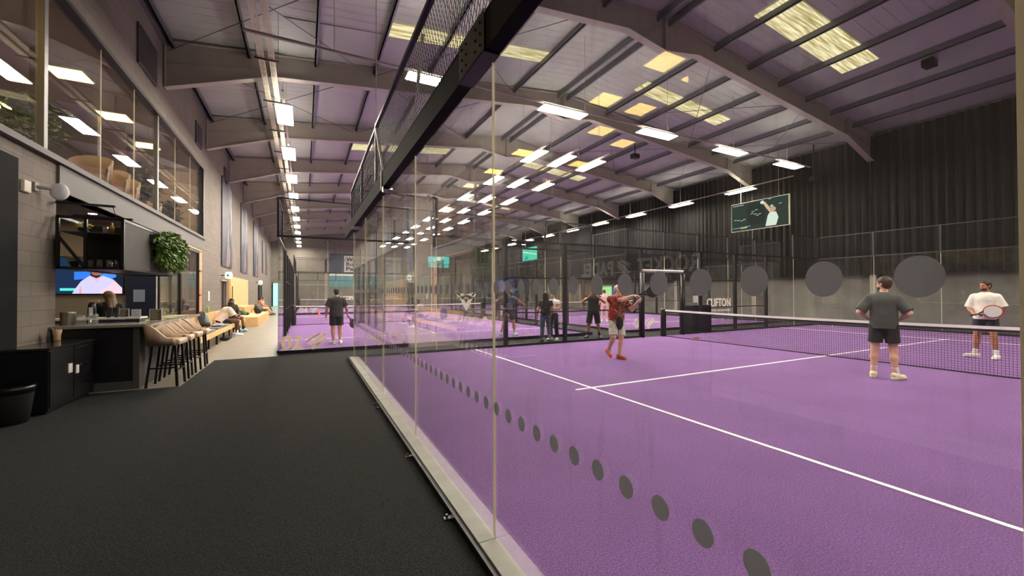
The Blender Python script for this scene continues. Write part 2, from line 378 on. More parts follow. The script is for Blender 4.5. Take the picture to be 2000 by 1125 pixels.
    pm = shortsmat or mat('cloth_'+shorts, shorts, .85, noise=(9, .12), bump=(14, .3))
    q = [ell(j['pel']-up*.01, (.148*w+.012, .106*w+.012, .13), Bp, .04)]
    for S in 'RL':
        a, b, c = j['hip'+S], j['kn'+S], j['an'+S]
        if leg <= 1: q += [cap(a, a+(b-a)*leg, .094*w+.008, .088*w+.012, .03, flat=True)]
        else: q += [cap(a, b, .098*w, .075*w, .03), cap(b, b+(c-b)*(leg-1), .073*w, .068, .02, flat=True)]
    q += [('clip', j['pel']+up*.11, up)]
    sdf_obj('shorts' if leg <= 1 else 'trousers', q, h, pm, root)
    for S in 'RL':
        b, c, to = j['kn'+S], j['an'+S], j['to'+S]; d = unit(to-c+A3((0, 0, .06))); u2 = unit(b-c); fu = unit(u2-d*(u2@d))
        if leg <= 1.5: sdf_obj('sock', [cap(c+d*.02-fu*.02, c+(b-c)*.30, .043, .046, .01, flat=True)], .008, mat('sock_'+sock, sock, .9), root)
        so = c-fu*.045
        sdf_obj('shoe', [cap(c-d*.035-fu*.02, c+d*.02-fu*.01, .046, .048, .02), cap(c+d*.0-fu*.045, c+d*.15-fu*.055, .046, .040, .03), cap(c-d*.04-fu*.07, c+d*.165-fu*.07, .045, .040, .01),
                         ('clip', c-fu*.092, -fu), ('clip', c+u2*.055, u2)], .0075, mat('shoe_'+shoe, shoe, .6, noise=(25, .12)), root)
    return root
def racket(label, loc, rot, body='#2b2b2e', rim='#d8d8d8'):
    r = T('padel_racket', label, 'racket', loc); r.rotation_euler = (Matrix.Identity(3) if not isinstance(rot, Vector) else rot.to_track_quat('Z', 'X').to_matrix()).to_euler() if isinstance(rot, Vector) else rot
    m = MB(); n = 28; pts = []
    for i in range(n):
        t = 2*math.pi*i/n; pts.append((.125*math.sin(t), -.018, .33+.135*math.cos(t)))
    m.prism(pts, (0, .036, 0)).build('head', mat('racket_'+body, body, .4), None, bevel=.006).parent = r
    m = MB()
    for i in range(n):
        a = 2*math.pi*i/n; b = 2*math.pi*(i+1)/n
        m.bar((.127*math.sin(a), 0, .33+.137*math.cos(a)), (.127*math.sin(b), 0, .33+.137*math.cos(b)), .042, .012, up=(0, 1, 0))
    m.build('rim', mat('racket_rim'+rim, rim, .4), None).parent = r
    m = MB().tube((0, 0, -.02), (0, 0, .13), .016, 10).bar((.012, 0, .12), (.05, 0, .22), .03, .02, up=(0, 1, 0)).bar((-.012, 0, .12), (-.05, 0, .22), .03, .02, up=(0, 1, 0))
    m.build('grip', mat('grip', '#17171a', .8), None).parent = r
    return r
# ------------------------------------------------------------------ materials
M_block = brickmat('block_wall', '#81786d', '#796f65', '#6c645a', .44, .215, .8, 'Y', .007, .5)
M_blockx = brickmat('block_wall_end', '#857f76', '#7d776e', '#6d6860', .44, .215, .8, 'X')
M_tile = brickmat('cream_tile', '#cdb79a', '#c6b093', '#8d7a63', .21, .075, .4, 'Y', .006)
M_roof = wavemat('roof_liner', '#a9ada4', 'Y', .33, .5, .55)
M_board = mat('roof_board', '#a4a8a0', .6, noise=(1.2, .05))
M_steel = mat('grey_steel', '#a19a90', .5, noise=(2, .05))
M_purlin = mat('purlin_steel', '#6d6e74', .45, .3)
M_black = mat('black_steel', '#1c1b1f', .42, .2)
M_beam = mat('beam_black', '#1b1a1e', .75, spec=.15)
M_blacks = mat('black_satin', '#141416', .35)
M_carpet = mat('black_carpet', '#2c2d2c', .95, noise=(95, .8), bump=(160, .8), spec=.2)
M_conc = mat('polished_concrete', '#8f897b', .32, noise=(2.2, .10), bump=(30, .05))
def turf_material():
    m = mat('purple_turf', '#795590', .9, noise=(1.1, .09), bump=(120, .9), spec=.25, sheen=.35)
    nt = m.node_tree; b = nt.nodes['Principled BSDF']; N = nt.nodes.new; L = nt.links.new
    src = b.inputs['Base Color'].links[0].from_socket; tc = N('ShaderNodeTexCoord')
    n = N('ShaderNodeTexNoise'); n.inputs['Scale'].default_value = 85; n.inputs['Detail'].default_value = 3; L(tc.outputs['Object'], n.inputs['Vector'])
    r = N('ShaderNodeMapRange'); L(n.outputs['Fac'], r.inputs[0]); r.inputs[1].default_value = .3; r.inputs[2].default_value = .7; r.inputs[3].default_value = .50; r.inputs[4].default_value = 1.50
    v = N('ShaderNodeVectorMath'); v.operation = 'SCALE'; L(src, v.inputs[0]); L(r.outputs[0], v.inputs['Scale']); L(v.outputs[0], b.inputs['Base Color'])
    b.inputs['Sheen Tint'].default_value = lin('#d9b0e4'); b.inputs['Sheen Roughness'].default_value = .4
    return m
M_turf = turf_material()
M_line = mat('white_line', '#ece6ea', .8)
M_glass = glassmat('court_glass', .012)
M_glass2 = glassmat('court_glass_side', .006, streak=False)
M_joint = mat('joint_edge_gleam', '#efe9d2', .3)  # pale colour paints in the bright reflection along the glass edges
M_kerb = mat('kerb_concrete', '#8b897f', .5, noise=(6, .12))
M_decal = mat('grey_decal', '#b4b4b8', .7)
def frosted(m, k):
    nt = m.node_tree; N = nt.nodes.new; L = nt.links.new; b = nt.nodes['Principled BSDF']; t = N('ShaderNodeBsdfTranslucent'); t.inputs[0].default_value = b.inputs['Base Color'].default_value; x = N('ShaderNodeMixShader'); x.inputs[0].default_value = k
    L(b.outputs[0], x.inputs[1]); L(t.outputs[0], x.inputs[2]); L(x.outputs[0], nt.nodes['Material Output'].inputs[0])
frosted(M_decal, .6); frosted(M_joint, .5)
M_white = mat('white_paint', '#e8e6e0', .5)
M_chrome = mat('chrome', '#c8c8c8', .2, 1)
M_ply = mat('birch_plywood', '#d9b27c', .5, noise=(5, .07))
M_diff = emat('lamp_diffuser', '#fff4e4', LAMP)
M_up = emat('added_uplight', '#fff4e4', LAMP*.25)  # upward glow added on top of the lamps to brighten the roof
M_panel = emat('led_panel', '#ffd06c', 9.0)
M_curt = mat('black_curtain', '#171716', .9, noise=(4, .15), sheen=.08, spec=.2)
M_net = mat('net_cord', '#141018', .8)
M_wire = mat('mesh_wire', '#17171a', .5, .3)

XL, XR, YN, YF, EA = -3.5, 23.2, -6.0, 56.0, 8.65
XA = 9.85; SL = 1.4/13.35
def roofz(x): return EA+SL*(x-XL) if x < XA else EA+SL*(XR-x)
# ------------------------------------------------------------------ floors
struct('floor', MB().box(XL, 11.75, -.3, -.6, YF, -.04).box(XL, 8.75, -.3, -1.88, 11.75, -.038), M_conc)
struct('floor_carpet', MB().box(-9, YN, -.3, XR, 8.75, -.04).box(-1.88, 8.75, -.3, XR, 11.75, -.04).box(-.6, 11.75, -.3, XR, YF, -.042).box(-9, 8.75, -.3, XL, YF, -.04), M_carpet)
def court(x0, y0, x1, y1, longx):
    struct('court_turf', MB().box(x0, y0, -.039, x1, y1, 0), M_turf)
    m = MB(); cx, cy = (x0+x1)/2, (y0+y1)/2; z0, z1 = .0, .006; w = .05
    if longx:
        for d in (-6.95, 6.95): m.box(cx+d-w/2, y0+.05, z0, cx+d+w/2, y1-.05, z1)
        m.box(cx-7.25, cy-w/2, z0, cx+7.25, cy+w/2, z1+.001)
    else:
        for d in (-6.95, 6.95): m.box(x0+.05, cy+d-w/2, z0, x1-.05, cy+d+w/2, z1)
        m.box(cx-w/2, cy-7.25, z0, cx+w/2, cy+7.25, z1+.001)
    struct('court_line', m, M_line)
C1 = (1.05, .21, 21.05, 10.31); C2 = (-.6, 12, 9.4, 32); C3 = (11.1, 12, 21.1, 32); C4 = (-.6, 33.7, 9.4, 53.7); C5 = (11.1, 33.7, 21.1, 53.7)
court(*C1, True)
for c in (C2, C3, C4, C5): court(*c, False)

# ------------------------------------------------------------------ walls
def wall_with_holes(y0, y1, z0, z1, x0, x1, holes):
    m = MB(); ys = sorted({y0, y1} | {h[0] for h in holes} | {h[1] for h in holes}); zs = sorted({z0, z1} | {h[2] for h in holes} | {h[3] for h in holes})
    for a, b in zip(ys, ys[1:]):
        run = None
        for c, d in zip(zs, zs[1:]):
            solid = not any(h[0] <= a and b <= h[1] and h[2] <= c and d <= h[3] for h in holes)
            if solid: run = (run[0], d) if run else (c, d)
            if (not solid or d == zs[-1]) and run: m.box(x0, a, run[0], x1, b, run[1]); run = None
    return m
struct('wall_left', wall_with_holes(YN, YF, -.3, 8.7, -3.7, XL, [(4.6, 19.5, 3.68, 6.37), (9.0, 19.3, -.3, 3.17), (23.2, 24.8, -.3, 2.12)]), M_block)
struct('wall_right', wall_with_holes(YN, YF, -.3, 8.7, XR, XR+.2, [(26.5, 28.3, -.3, 2.05)]), mat('grey_wall', '#6f6c66', .7, noise=(1.5, .2)))
def gable(y0, y1, holes=()):
    m = MB(); m.prism([(XL-.2, y0, -.3), (XR+.2, y0, -.3), (XR+.2, y0, EA), (XA, y0, EA+1.45), (XL-.2, y0, EA)], (0, y1-y0, 0)); return m
struct('wall_far', gable(YF, YF+.2), M_blockx)
struct('wall_near', gable(YN-.2, YN), M_blockx)
struct('ceiling', MB().prism([(XL-.2, YN, EA-SL*.2), (XA, YN, roofz(XA)), (XR+.2, YN, EA-SL*.2), (XR+.2, YN, EA+.3), (XA, YN, roofz(XA)+.3), (XL-.2, YN, EA+.3)], (0, YF-YN, 0)), M_roof)
# flat liner boards between purlins
PX = [-3.3+1.8*i for i in range(7)]; PXR = [XL+XR-x for x in PX]
m = MB()
def rboard(x0, x1, y0, y1): m.prism([(x0, y0, roofz(x0)-.03), (x1, y0, roofz(x1)-.03), (x1, y0, roofz(x1)-.005), (x0, y0, roofz(x0)-.005)], (0, y1-y0, 0))
for (a, b, y0, y1) in [(-.55, 2.05, 12.45, 14.45), (2.15, 7.4, 12.5, 14.45), (.35, 2.05, 16, 18.5), (2.15, 3.85, 14.6, 19.9), (15.9, 23.1, 3.2, 9), (17.6, 23.1, 9.1, 14.4), (5.8, 9.4, 14.6, 19.9), (.35, 3.85, 20.6, 24), (12.3, 15.7, 14.6, 19.9)]: rboard(a, b, y0, y1)
struct('ceiling_board', m, M_board)
# daylight strips in the roof
M_sky = emat('skylight_sheet', '#d9c676', .80)
def sky_material():
    nt = M_sky.node_tree; e = nt.nodes['Emission']; N = nt.nodes.new; L = nt.links.new; tc = N('ShaderNodeTexCoord'); mp = N('ShaderNodeMapping'); mp.inputs['Scale'].default_value = (.6, 9, 1); L(tc.outputs['Object'], mp.inputs[0])
    n = N('ShaderNodeTexNoise'); n.inputs['Scale'].default_value = 2; n.inputs['Detail'].default_value = 5; L(mp.outputs[0], n.inputs['Vector'])
    r = N('ShaderNodeValToRGB'); r.color_ramp.elements[0].position = .35; r.color_ramp.elements[0].color = lin('#a8975a'); r.color_ramp.elements[1].position = .65; r.color_ramp.elements[1].color = lin('#fff3c8'); L(n.outputs['Fac'], r.inputs[0]); L(r.outputs[0], e.inputs[0])
sky_material()
SKY = [(2.15, 7.6, 11.8, 12.45), (12.0, 17.0, 6.45, 7.5), (12.0, 17.0, 11.75, 12.5), (2.15, 7.6, 22.35, 23.3), (12.0, 17.0, 22.2, 23.1), (2.15, 7.6, 33.3, 34.2), (12.0, 17.0, 33.3, 34.2), (2.15, 7.6, 44.3, 45.2), (12.0, 17.0, 44.3, 45.2), (2.15, 7.6, 1, 2)]
for i, (a, b, y0, y1) in enumerate(SKY):
    q = MB().prism([(a, y0, roofz(a)-.05), (b, y0, roofz(b)-.05), (b, y0, roofz(b)-.035), (a, y0, roofz(a)-.035)], (0, y1-y0, 0))
    struct('window_%d' % (i+1), q, M_sky)
def purl(x):
    q = MB(); z = roofz(x)-.035
    q.box(x-.02, YN, z-.2, x+.02, YF, z); q.box(x-.02, YN, z-.2, x+.07, YF, z-.185); struct('roof_purlin', q, M_purlin)
for x in PX+PXR: purl(x)
q = MB().box(XA-.28, YN, roofz(XA)-.27, XA-.22, YF, roofz(XA)-.04).box(XA+.22, YN, roofz(XA)-.27, XA+.28, YF, roofz(XA)-.04); struct('roof_purlin', q, M_purlin)
# portal frames
def frame(y):
    pts = [(XL+.02, 8.58, 7.28), (XL+2.6, roofz(XL+2.6)-.06, 8.17), (XA-1.5, roofz(XA-1.5)-.06, roofz(XA-1.5)-.72), (XA, roofz(XA)-.06, 8.92)]
    pts += [(XL+XR-p[0], p[1], p[2]) for p in pts[-2::-1]]
    q = MB()
    q.prism([(p[0], y-.01, p[1]) for p in pts]+[(p[0], y-.01, p[2]) for p in pts[::-1]], (0, .02, 0))
    for a, b in zip(pts, pts[1:]):
        for k in (1, 2): q.bar((a[0], y, a[k]), (b[0], y, b[k]), .24, .022)
    for x in (XA, XL+2.6, XR-2.6):
        zt = roofz(x)-.07; zb = 8.93 if x == XA else 8.18
        q.box(x-.012, y-.11, zb, x+.012, y+.11, zt)
    q.box(XL+.02, y-.12, 7.28, XL+.05, y+.12, 8.6)
    # web fold of the eave haunch
    q.bar((XL+.05, y, 8.0), (XL+2.6, y, roofz(XL+2.6)-.5), .06, .02); q.bar((XR-.05, y, 8.0), (XR-2.6, y, roofz(XR-2.6)-.5), .06, .02)
    q.box(XR-.30, y-.12, 0, XR-.28, y+.12, 8.55).box(XR-.28, y-.01, 0, XR-.03, y+.01, 8.55).box(XR-.05, y-.12, 0, XR-.03, y+.12, 8.55)
    struct('roof_frame', q, M_steel)
FY = [3.5+5.5*i for i in range(-1, 10)]
for y in FY: frame(y)
# eave trim along both walls
struct('trim_1', MB().box(XL, YN, 8.45, XL+.10, YF, 8.6), M_purlin); struct('trim_2', MB().box(XR-.12, YN, 8.45, XR, YF, 8.62), M_purlin)
struct('baseboard_left', MB().box(XL, YN, -.04, XL+.02, 7.3, .12), M_kerb)
# diagonal roof bracing rods
q = MB()
for (y0, y1) in ((9, 14.5), (14.5, 20), (42, 47.5)):
    for x in (-3.4, 2.1, 12.2, 17.7): q.tube((x, y0, roofz(x)-.3), (x+5.4, y1, roofz(x+5.4)-.3), .012, 6); q.tube((x, y1, roofz(x)-.3), (x+5.4, y0, roofz(x+5.4)-.3), .012, 6)
struct('roof_brace', q, M_purlin)
# curtains, one drop per bay on the right wall
def curtain(y0, y1, i):
    n = int((y1-y0)/.035); vs = []; rng = random.Random(i); ph = rng.random()*6
    for k in range(n+1):
        y = y0+(y1-y0)*k/n; d = .055*math.sin(y*20+ph+1.2*math.sin(y*2.1))+.02*math.sin(y*47+ph)
        for z in (2.28, 8.5): vs.append((XR-.42+d*(1 if z > 5 else 1.35), y, z))
    fs = [(2*k, 2*k+2, 2*k+3, 2*k+1) for k in range(n)]
    m = MB().add(vs, fs); o = m.build('curtain', M_curt, smooth=True); so = o.modifiers.new('s', 'SOLIDIFY'); so.thickness = .01
    nm = ['beside the camera end wall', 'in the bay closest to the entrance corner', 'in the tall bay beyond the first steel column', 'behind the hanging screen, second column bay', 'third column bay', 'fourth column bay', 'fifth column bay', 'sixth column bay', 'seventh column bay', 'eighth column bay', 'last bay before the end wall', 'end bay']
    tag(o, 'black pleated full height curtain %s' % nm[i], 'curtain', 'black curtains along the side wall')
ys = [YN]+FY+[YF]
for i in range(len(ys)-1):
    a, b = ys[i]+.02, ys[i+1]-.02
    if b-a > .5: curtain(a, b, i)
# ------------------------------------------------------------------ hall lamps
def lamp_proto():
    t = T('ceiling_light', '', 'light', (0, 0, 0))
    MB().box(-.23, -.80, .0, .23, .80, .03).box(-.06, -.75, .03, .06, .75, .075).build('housing', M_white, t)
    MB().box(-.205, -.775, -.012, .205, .775, -.001).build('diffuser', M_diff, t)
    for y in (-.5, .5): MB().tube((0, y, .07), (0, y, .16), .008, 6).build('bracket', M_steel, t)
    MB().box(-.15, -.75, .0305, -.07, .75, .034).box(.07, -.75, .0305, .15, .75, .034).build('added_uplight_strip', M_up, t)
    return t
LP = lamp_proto(); first = [True]
def lamp(x, y, rz, label, group):
    place(LP, first[0], (x, y, 7.05), rz, label, group); first[0] = False
def rail(p, q, label, drops):
    t = T('light_rail', label, 'rail', tuple((Vector(p)+Vector(q))/2)); MB().bar(p, q, .06, .05).build('rail', M_steel, t)
    P0, Q0 = Vector(p), Vector(q); d = MB()
    for i in range(drops):
        c = P0.lerp(Q0, (i+.5)/drops); d.tube(c, (c.x, c.y, roofz(c.x)-.2), .006, 5)
    d.build('suspension_wire', M_steel, t)
for i in range(5): lamp(3.1+3.95*i, 10.35, R(90), 'bright LED hall light over the court side fence, %s out from the glass back wall' % ORD[i], 'lights over the front court side')
for i in range(5): lamp(3.1+3.95*i, .1, R(90), 'added unseen LED hall light over the entrance side fence, %s out from the glass wall' % ORD[i], 'added lights over the entrance side of the court')  # row added out of view to light the near court
for i in range(11): lamp(-.55, 14.4+3.97*i, 0, 'bright LED hall light in the row beside the cable trays, %s along' % ORD[i], 'lights above the walkway')
for j, (x, nm) in enumerate(((8.3, 'walkway-side'), (9.65, 'middle'), (11.15, 'curtain-side'))):
    for i in range(10): lamp(x, 14.3+3.97*i, 0, 'bright LED hall light in the %s row between the rear courts, %s along' % (nm, ORD[i]), 'lights between the rear courts')
for i in range(10): lamp(21.4, 14.25+3.97*i, 0, 'bright LED hall light in the row by the black curtains, %s along' % ORD[i], 'lights along the curtain wall')
rail((-1.2, 10.35, 7.2), (20.6, 10.35, 7.2), 'grey rail carrying the lights across the end of the front court', 6)
rail((1, .1, 7.2), (20.6, .1, 7.2), 'grey rail carrying the added lights over the entrance side', 6)
rail((21.4, 11.5, 7.2), (21.4, 52, 7.2), 'grey rail carrying the lights along the curtain wall', 9)
rail((-.55, 13, 7.2), (-.55, 55.5, 7.2), 'grey rail carrying the lights above the walkway', 9)
for x, nm in ((8.3, 'walkway-side'), (9.65, 'middle'), (11.15, 'curtain-side')): rail((x, 13, 7.2), (x, 51.5, 7.2), 'grey rail of the %s light row between rear courts' % nm, 9)
# cable trays
for x, nm in ((-1.0, 'closer to the block wall'), (-.76, 'closer to the courts')):
    t = T('cable_tray', 'long perforated galvanised cable tray hung above the walkway, %s' % nm, 'cable tray', (x, 25, 7.6), 'cable trays')
    q = MB(); q.box(x-.07, YN, 7.6, x-.064, YF, 7.65).box(x+.064, YN, 7.6, x+.07, YF, 7.65)
    for dx in (-.052, -.018, .018, .052): q.box(x+dx-.011, YN, 7.595, x+dx+.011, YF, 7.602)
    q.build('side_rail', mat('galvanised', '#cfc8b4', .45, .2), t)
    q = MB(); y = YN
    while y < YF: q.box(x-.066, y, 7.596, x+.066, y+.05, 7.601); y += .30
    q.build('tray_grating', mat('galvanised', '#cfc8b4'), t)
for i in range(20):
    q = MB(); y = 4.4+2.6*i; q.box(-1.15, y, 7.56, -.6, y+.04, 7.59)
    for x in (-1.13, -.62): q.tube((x, y+.02, 7.57), (x, y+.02, roofz(x)-.05), .005, 5)
    tag(q.build('tray_hanger', M_black), 'thin black cross hanger under the twin cable trays', 'hanger', 'hangers under the cable trays')
tag(MB().tube((1.0, 6.63, 4.16), (1.0, 6.63, roofz(.98)-.02), .006, 6).build('suspension_wire', M_steel), 'thin steel wire holding up the mesh above the glass wall', 'wire')
# ------------------------------------------------------------------ court fences
def wire_grid(p, q, z0, z1, sp=.05, w=.0035):
    p = Vector((p[0], p[1], 0)); q = Vector((q[0], q[1], 0)); L = (q-p).length; d = (q-p)/L; m = MB(); n = max(1, round(L/sp))
    for i in range(n+1):
        c = p+d*(L*i/n); m.bar((c.x, c.y, z0), (c.x, c.y, z1), w, caps=False)
    k = max(1, round((z1-z0)/sp))
    for i in range(k+1):
        z = z0+(z1-z0)*i/k; m.bar((p.x, p.y, z), (q.x, q.y, z), w, caps=False)
    return m
def wire_diamond(p, q, z0, z1, sp=.06, w=.003):
    p = Vector((p[0], p[1], 0)); q = Vector((q[0], q[1], 0)); L = (q-p).length; d = (q-p)/L; H = z1-z0; m = MB(); run = H*.5; i = -run
    while i < L:
        for s in (1, -1):
            a0, a1 = i, i+run
            t0 = max(0, -a0/run) if a0 < 0 else 0; t1 = min(1, (L-a0)/run)
            if t1 > t0:
                A = p+d*(a0+run*t0); B = p+d*(a0+run*t1)
                za, zb = (z0+H*t0, z0+H*t1) if s > 0 else (z1-H*t0, z1-H*t1)
                m.bar((A.x, A.y, za), (B.x, B.y, zb), w, caps=False)
        i += sp
    return m
def fence(label, p, q, pat, cat='fence', sp=.05, glass=None, name='court_fence', rails=(.95, 1.95), far=False):
    """pat: list of (length, kind); kinds g (3 m glass), G (3 m glass + 1 m mesh), m (3 m mesh), o (doorway)"""
    P0 = Vector((p[0], p[1], 0)); Q0 = Vector((q[0], q[1], 0)); d = (Q0-P0).normalized(); n = Vector((-d.y, d.x, 0)); c = (P0+Q0)/2
    t = T(name, label, cat, tuple(c)); s = 0; GM = glass or M_glass2
    ends = [0]; kinds = []
    for L, k in pat: ends.append(ends[-1]+L); kinds.append(k)
    for i, k in enumerate(kinds):
        a, b = P0+d*ends[i], P0+d*ends[i+1]
        if k in 'gG':
            a2, b2 = a+d*.008, b-d*.008; m = MB().bar((a2.x, a2.y, 1.53), (b2.x, b2.y, 1.53), .012, 2.94); m.build('glass_pane', GM, t)
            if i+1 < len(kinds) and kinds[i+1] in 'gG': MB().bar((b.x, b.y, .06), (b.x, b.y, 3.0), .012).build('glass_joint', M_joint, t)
        if k in 'G': (wire_diamond if not far else wire_grid)((a.x, a.y), (b.x, b.y), 3.03, 3.97, sp).build('wire_mesh', M_wire, t)
        if k == 'm':
            wire_grid((a.x, a.y), (b.x, b.y), .06, 2.97, sp).build('wire_mesh', M_wire, t)
            for z in rails: MB().bar((a.x, a.y, z), (b.x, b.y, z), .03, .035).build('rail', M_black, t)
        if k == 'o': MB().bar((a.x, a.y, 2.25), (b.x, b.y, 2.25), .06).build('door_lintel', M_black, t)
    r = MB(); a, b = P0, Q0
    r.bar((a.x, a.y, 3.0), (b.x, b.y, 3.0), .05).build('top_rail', M_black, t)
    lo = MB(); s = 0
    for i, k in enumerate(kinds):
        if k != 'o': u, v = P0+d*ends[i], P0+d*ends[i+1]; lo.bar((u.x, u.y, .025), (v.x, v.y, .025), .05, .07)
    lo.build('bottom_rail', M_black, t)
    hi = MB(); anyG = False
    for i, k in enumerate(kinds):
        if k == 'G': u, v = P0+d*ends[i], P0+d*ends[i+1]; hi.bar((u.x, u.y, 3.98), (v.x, v.y, 3.98), .035); anyG = True
    if anyG: hi.build('mesh_top_rail', M_black, t)
    for i, e in enumerate(ends):
        kl = kinds[i-1] if i else None; kr = kinds[i] if i < len(kinds) else None
        u = P0+d*e; h = 3.0; lo_ = 0; w = .07
        if kl in ('g', 'G') and kr in ('g', 'G'): lo_, h = 3.0, (4.0 if 'G' in (kl, kr) else 3.0)
        elif 'G' in (kl, kr): h = 4.0
        if 'm' in (kl, kr) or 'o' in (kl, kr): w = .10
        if kl is None or kr is None: lo_, w = (0, .05) if 'm' in (kl, kr) else (3.0, .05)
        if h-lo_ > .1: MB().bar((u.x, u.y, lo_-.03), (u.x, u.y, h), w, up=tuple(d)).build('post', M_black, t)
    return t
M2 = [(2, 'm')]; 
# front court: its glass back wall beside the camera is built by hand
def front_wall():
    x = 1.05; t = T('glass_wall', 'tall clear glass court wall with black beam and diamond mesh above, beside the carpet', 'glass wall', (x, 5.3, 0))
    ys = [.21, 2.31, 4.31, 6.31, 8.31, 10.31]
    for a, b in zip(ys, ys[1:]):
        g = MB().box(x-.006, a+.007, .03, x+.006, b-.007, 2.995).build('glass_pane', M_glass, t)
        m = MB(); k = a+.19 if a < 1 else a+.03
        y = math.ceil((a-.34+.03)/.16)*.16+.34
        while y < b-.03:
            for z in (.83, 1.567):
                m.prism([(x-.0075, y+.037*math.cos(2*math.pi*i/26), z+.040*math.sin(2*math.pi*i/26)) for i in range(26)], (.001, 0, 0))
            y += .16
        m.build('dot_decal', M_decal, t)
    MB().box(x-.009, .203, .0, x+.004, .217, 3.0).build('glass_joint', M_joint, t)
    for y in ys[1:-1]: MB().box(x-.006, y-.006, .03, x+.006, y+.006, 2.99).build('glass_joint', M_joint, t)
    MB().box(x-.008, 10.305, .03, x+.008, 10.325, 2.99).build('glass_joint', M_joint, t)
    # black steel beam: outer face, lips top and bottom, underside
    b = MB(); b.box(x-.09, .0, 3.0, x-.078, 11.6, 3.225).box(x-.09, .0, 2.99, x+.005, 11.6, 3.0).box(x-.09, 0, 3.213, x+.005, 11.6, 3.225).box(x-.078, .0, 3.0, x-.068, 11.6, 3.02)
    b.build('beam', M_beam, t)
    MB().box(x-.10, 2.22, 2.98, x-.09, 2.66, 3.235).box(x-.10, 2.22, 2.975, x+.005, 2.66, 2.99).build('splice_plate', M_blacks, t)
    q = MB()
    for y in (2.28, 2.36, 2.52, 2.60):
        for z in (3.04, 3.11, 3.18): q.tube((x-.10, y, z), (x-.109, y, z), .008, 8)
    q.build('bolt', M_blacks, t)
    MB().box(x-.098, 5.86, 2.98, x+.0, 5.95, 3.24).bar((x-.06, 5.9, 3.2), (x-.05, 6.63, 4.13), .035).build('bracket', M_steel, t); MB().tube((x-.10, 5.75, 2.95), (x+.03, 5.75, 2.95), .042, 16).build('sleeve', M_chrome, t)
    MB().box(x-.094, 9.4, 2.98, x+.005, 9.9, 2.99).build('splice_plate', M_blacks, t)
    wire_diamond((x-.05, .3), (x-.05, 6.55), 3.23, 4.12, .062, .0035).build('wire_mesh', M_wire, t)
    wire_diamond((x-.05, 6.68), (x-.05, 10.3), 3.23, 3.95, .062, .0035).build('wire_mesh', M_wire, t)
    MB().bar((x-.05, .3, 4.14), (x-.05, 6.63, 4.14), .05).build('mesh_top_rail', M_black, t); MB().bar((x-.05, 6.63, 4.12), (x-.05, 10.32, 3.94), .04).build('mesh_top_rail', M_black, t)
    for y, z in ((.3, 4.14), (6.63, 4.14), (8.4, 4.03), (10.3, 3.95)): MB().bar((x-.05, y, 3.22), (x-.05, y, z), .04).build('post', M_black, t)
    MB().bar((x+.0, 4.45, 3.22), (x+.0, 4.0, 4.12), .03).build('stay', M_steel, t)
    MB().box(x-.02, .10, -.04, x+.08, .185, 3.0).build('corner_post', M_black, t)
    return t
front_wall()
k = T('court_kerb', 'pale concrete kerb with a black side under the glass court wall', 'kerb', (1, 5, 0)); k['kind'] = 'structure'
MB().box(.945, .0, -.01, 1.062, 10.36, .022).build('kerb_top', M_kerb, k); MB().box(1.062, .21, -.01, 1.15, 10.3, .018).build('kerb_reflection_band', mat('lilac_reflection_dust', '#8d7698', .6, noise=(20, .1)), k); MB().box(.915, .0, -.04, .945, 10.36, .008).build('kerb_side', M_blacks, k)  # inner band paints the lilac reflection and dust beside the kerb
MB().box(.943, 6.02, .022, 1.06, 6.032, .0228).box(.943, 2.3, .022, 1.06, 2.31, .0228).build('kerb_seam', M_blacks, k)
br = T('anchor_bracket', '', 'bracket', (0, 0, 0)); MB().box(-.05, -.02, 0, .0, .02, .012).build('foot', M_chrome, br); MB().tube((-.03, 0, .0), (-.03, 0, .035), .009, 8).build('bolt', M_chrome, br)
for i, (y, nm) in enumerate(((9.5, 'just before the far court corner'), (7.55, 'a short way from the far corner'), (6.05, 'beside the kerb seam'), (5.8, 'just past the kerb seam'), (3.95, 'halfway along the kerb'), (2.75, 'along the long stretch toward the camera'))):
    place(br, i == 0, (.915, y, -.04), 0, 'small silver floor anchor on the black carpet %s' % nm, 'floor anchors along the kerb')
gl4 = [(2, 'G'), (2, 'g')]
f1 = fence('long court side fence of glass and black mesh, in front of the standing women', (1.05, 10.31), (21.05, 10.31), gl4+[(2, 'm'), (3.1, 'm'), (1.95, 'o'), (1, 'm'), (2, 'm'), (2, 'm'), (2, 'g'), (1.95, 'G')], cat='court fence')
fence('court side fence of glass and mesh at the entrance side', (1.15, .2), (21.05, .2), [(1.95, 'g'), (1.95, 'g'), (2, 'm'), (3.1, 'm'), (1.9, 'o'), (1, 'm'), (2, 'm'), (2, 'm'), (2, 'g'), (2, 'G')], cat='court fence')
fence('glass end wall of the front court below the black curtains', (21.05, .24), (21.05, 10.29), [(2, 'G')]*4+[(2.05, 'G')], name='glass_wall', cat='glass wall')
fence('glass end wall of court 02, marked with white numbers and a rocket', (-.6, 12), (9.4, 12), [(2, 'G')]*5, name='glass_wall', cat='glass wall')
fence('glass end wall of court 03 with white number, behind the doorway frame', (11.1, 12), (21.1, 12), [(2, 'G')]*5, name='glass_wall', cat='glass wall')
side = [(2, 'G'), (2, 'g')]+[(2, 'm')]*6+[(2, 'g'), (2, 'G')]
fence('mesh side fence of court 02 along the concrete walkway', (-.6, 12.02), (-.6, 32), side, cat='court fence', sp=.05, far=True)
fence('mesh fence on the aisle side of court 02, behind the door-side spectators', (9.4, 12.02), (9.4, 32), side, cat='court fence', far=True)
fence('mesh side fence of court 03 facing the middle aisle', (11.1, 12.02), (11.1, 32), side, cat='court fence', far=True)
fence('mesh side fence of court 03 along the curtain wall', (21.1, 12.02), (21.1, 32), side, cat='court fence', far=True)
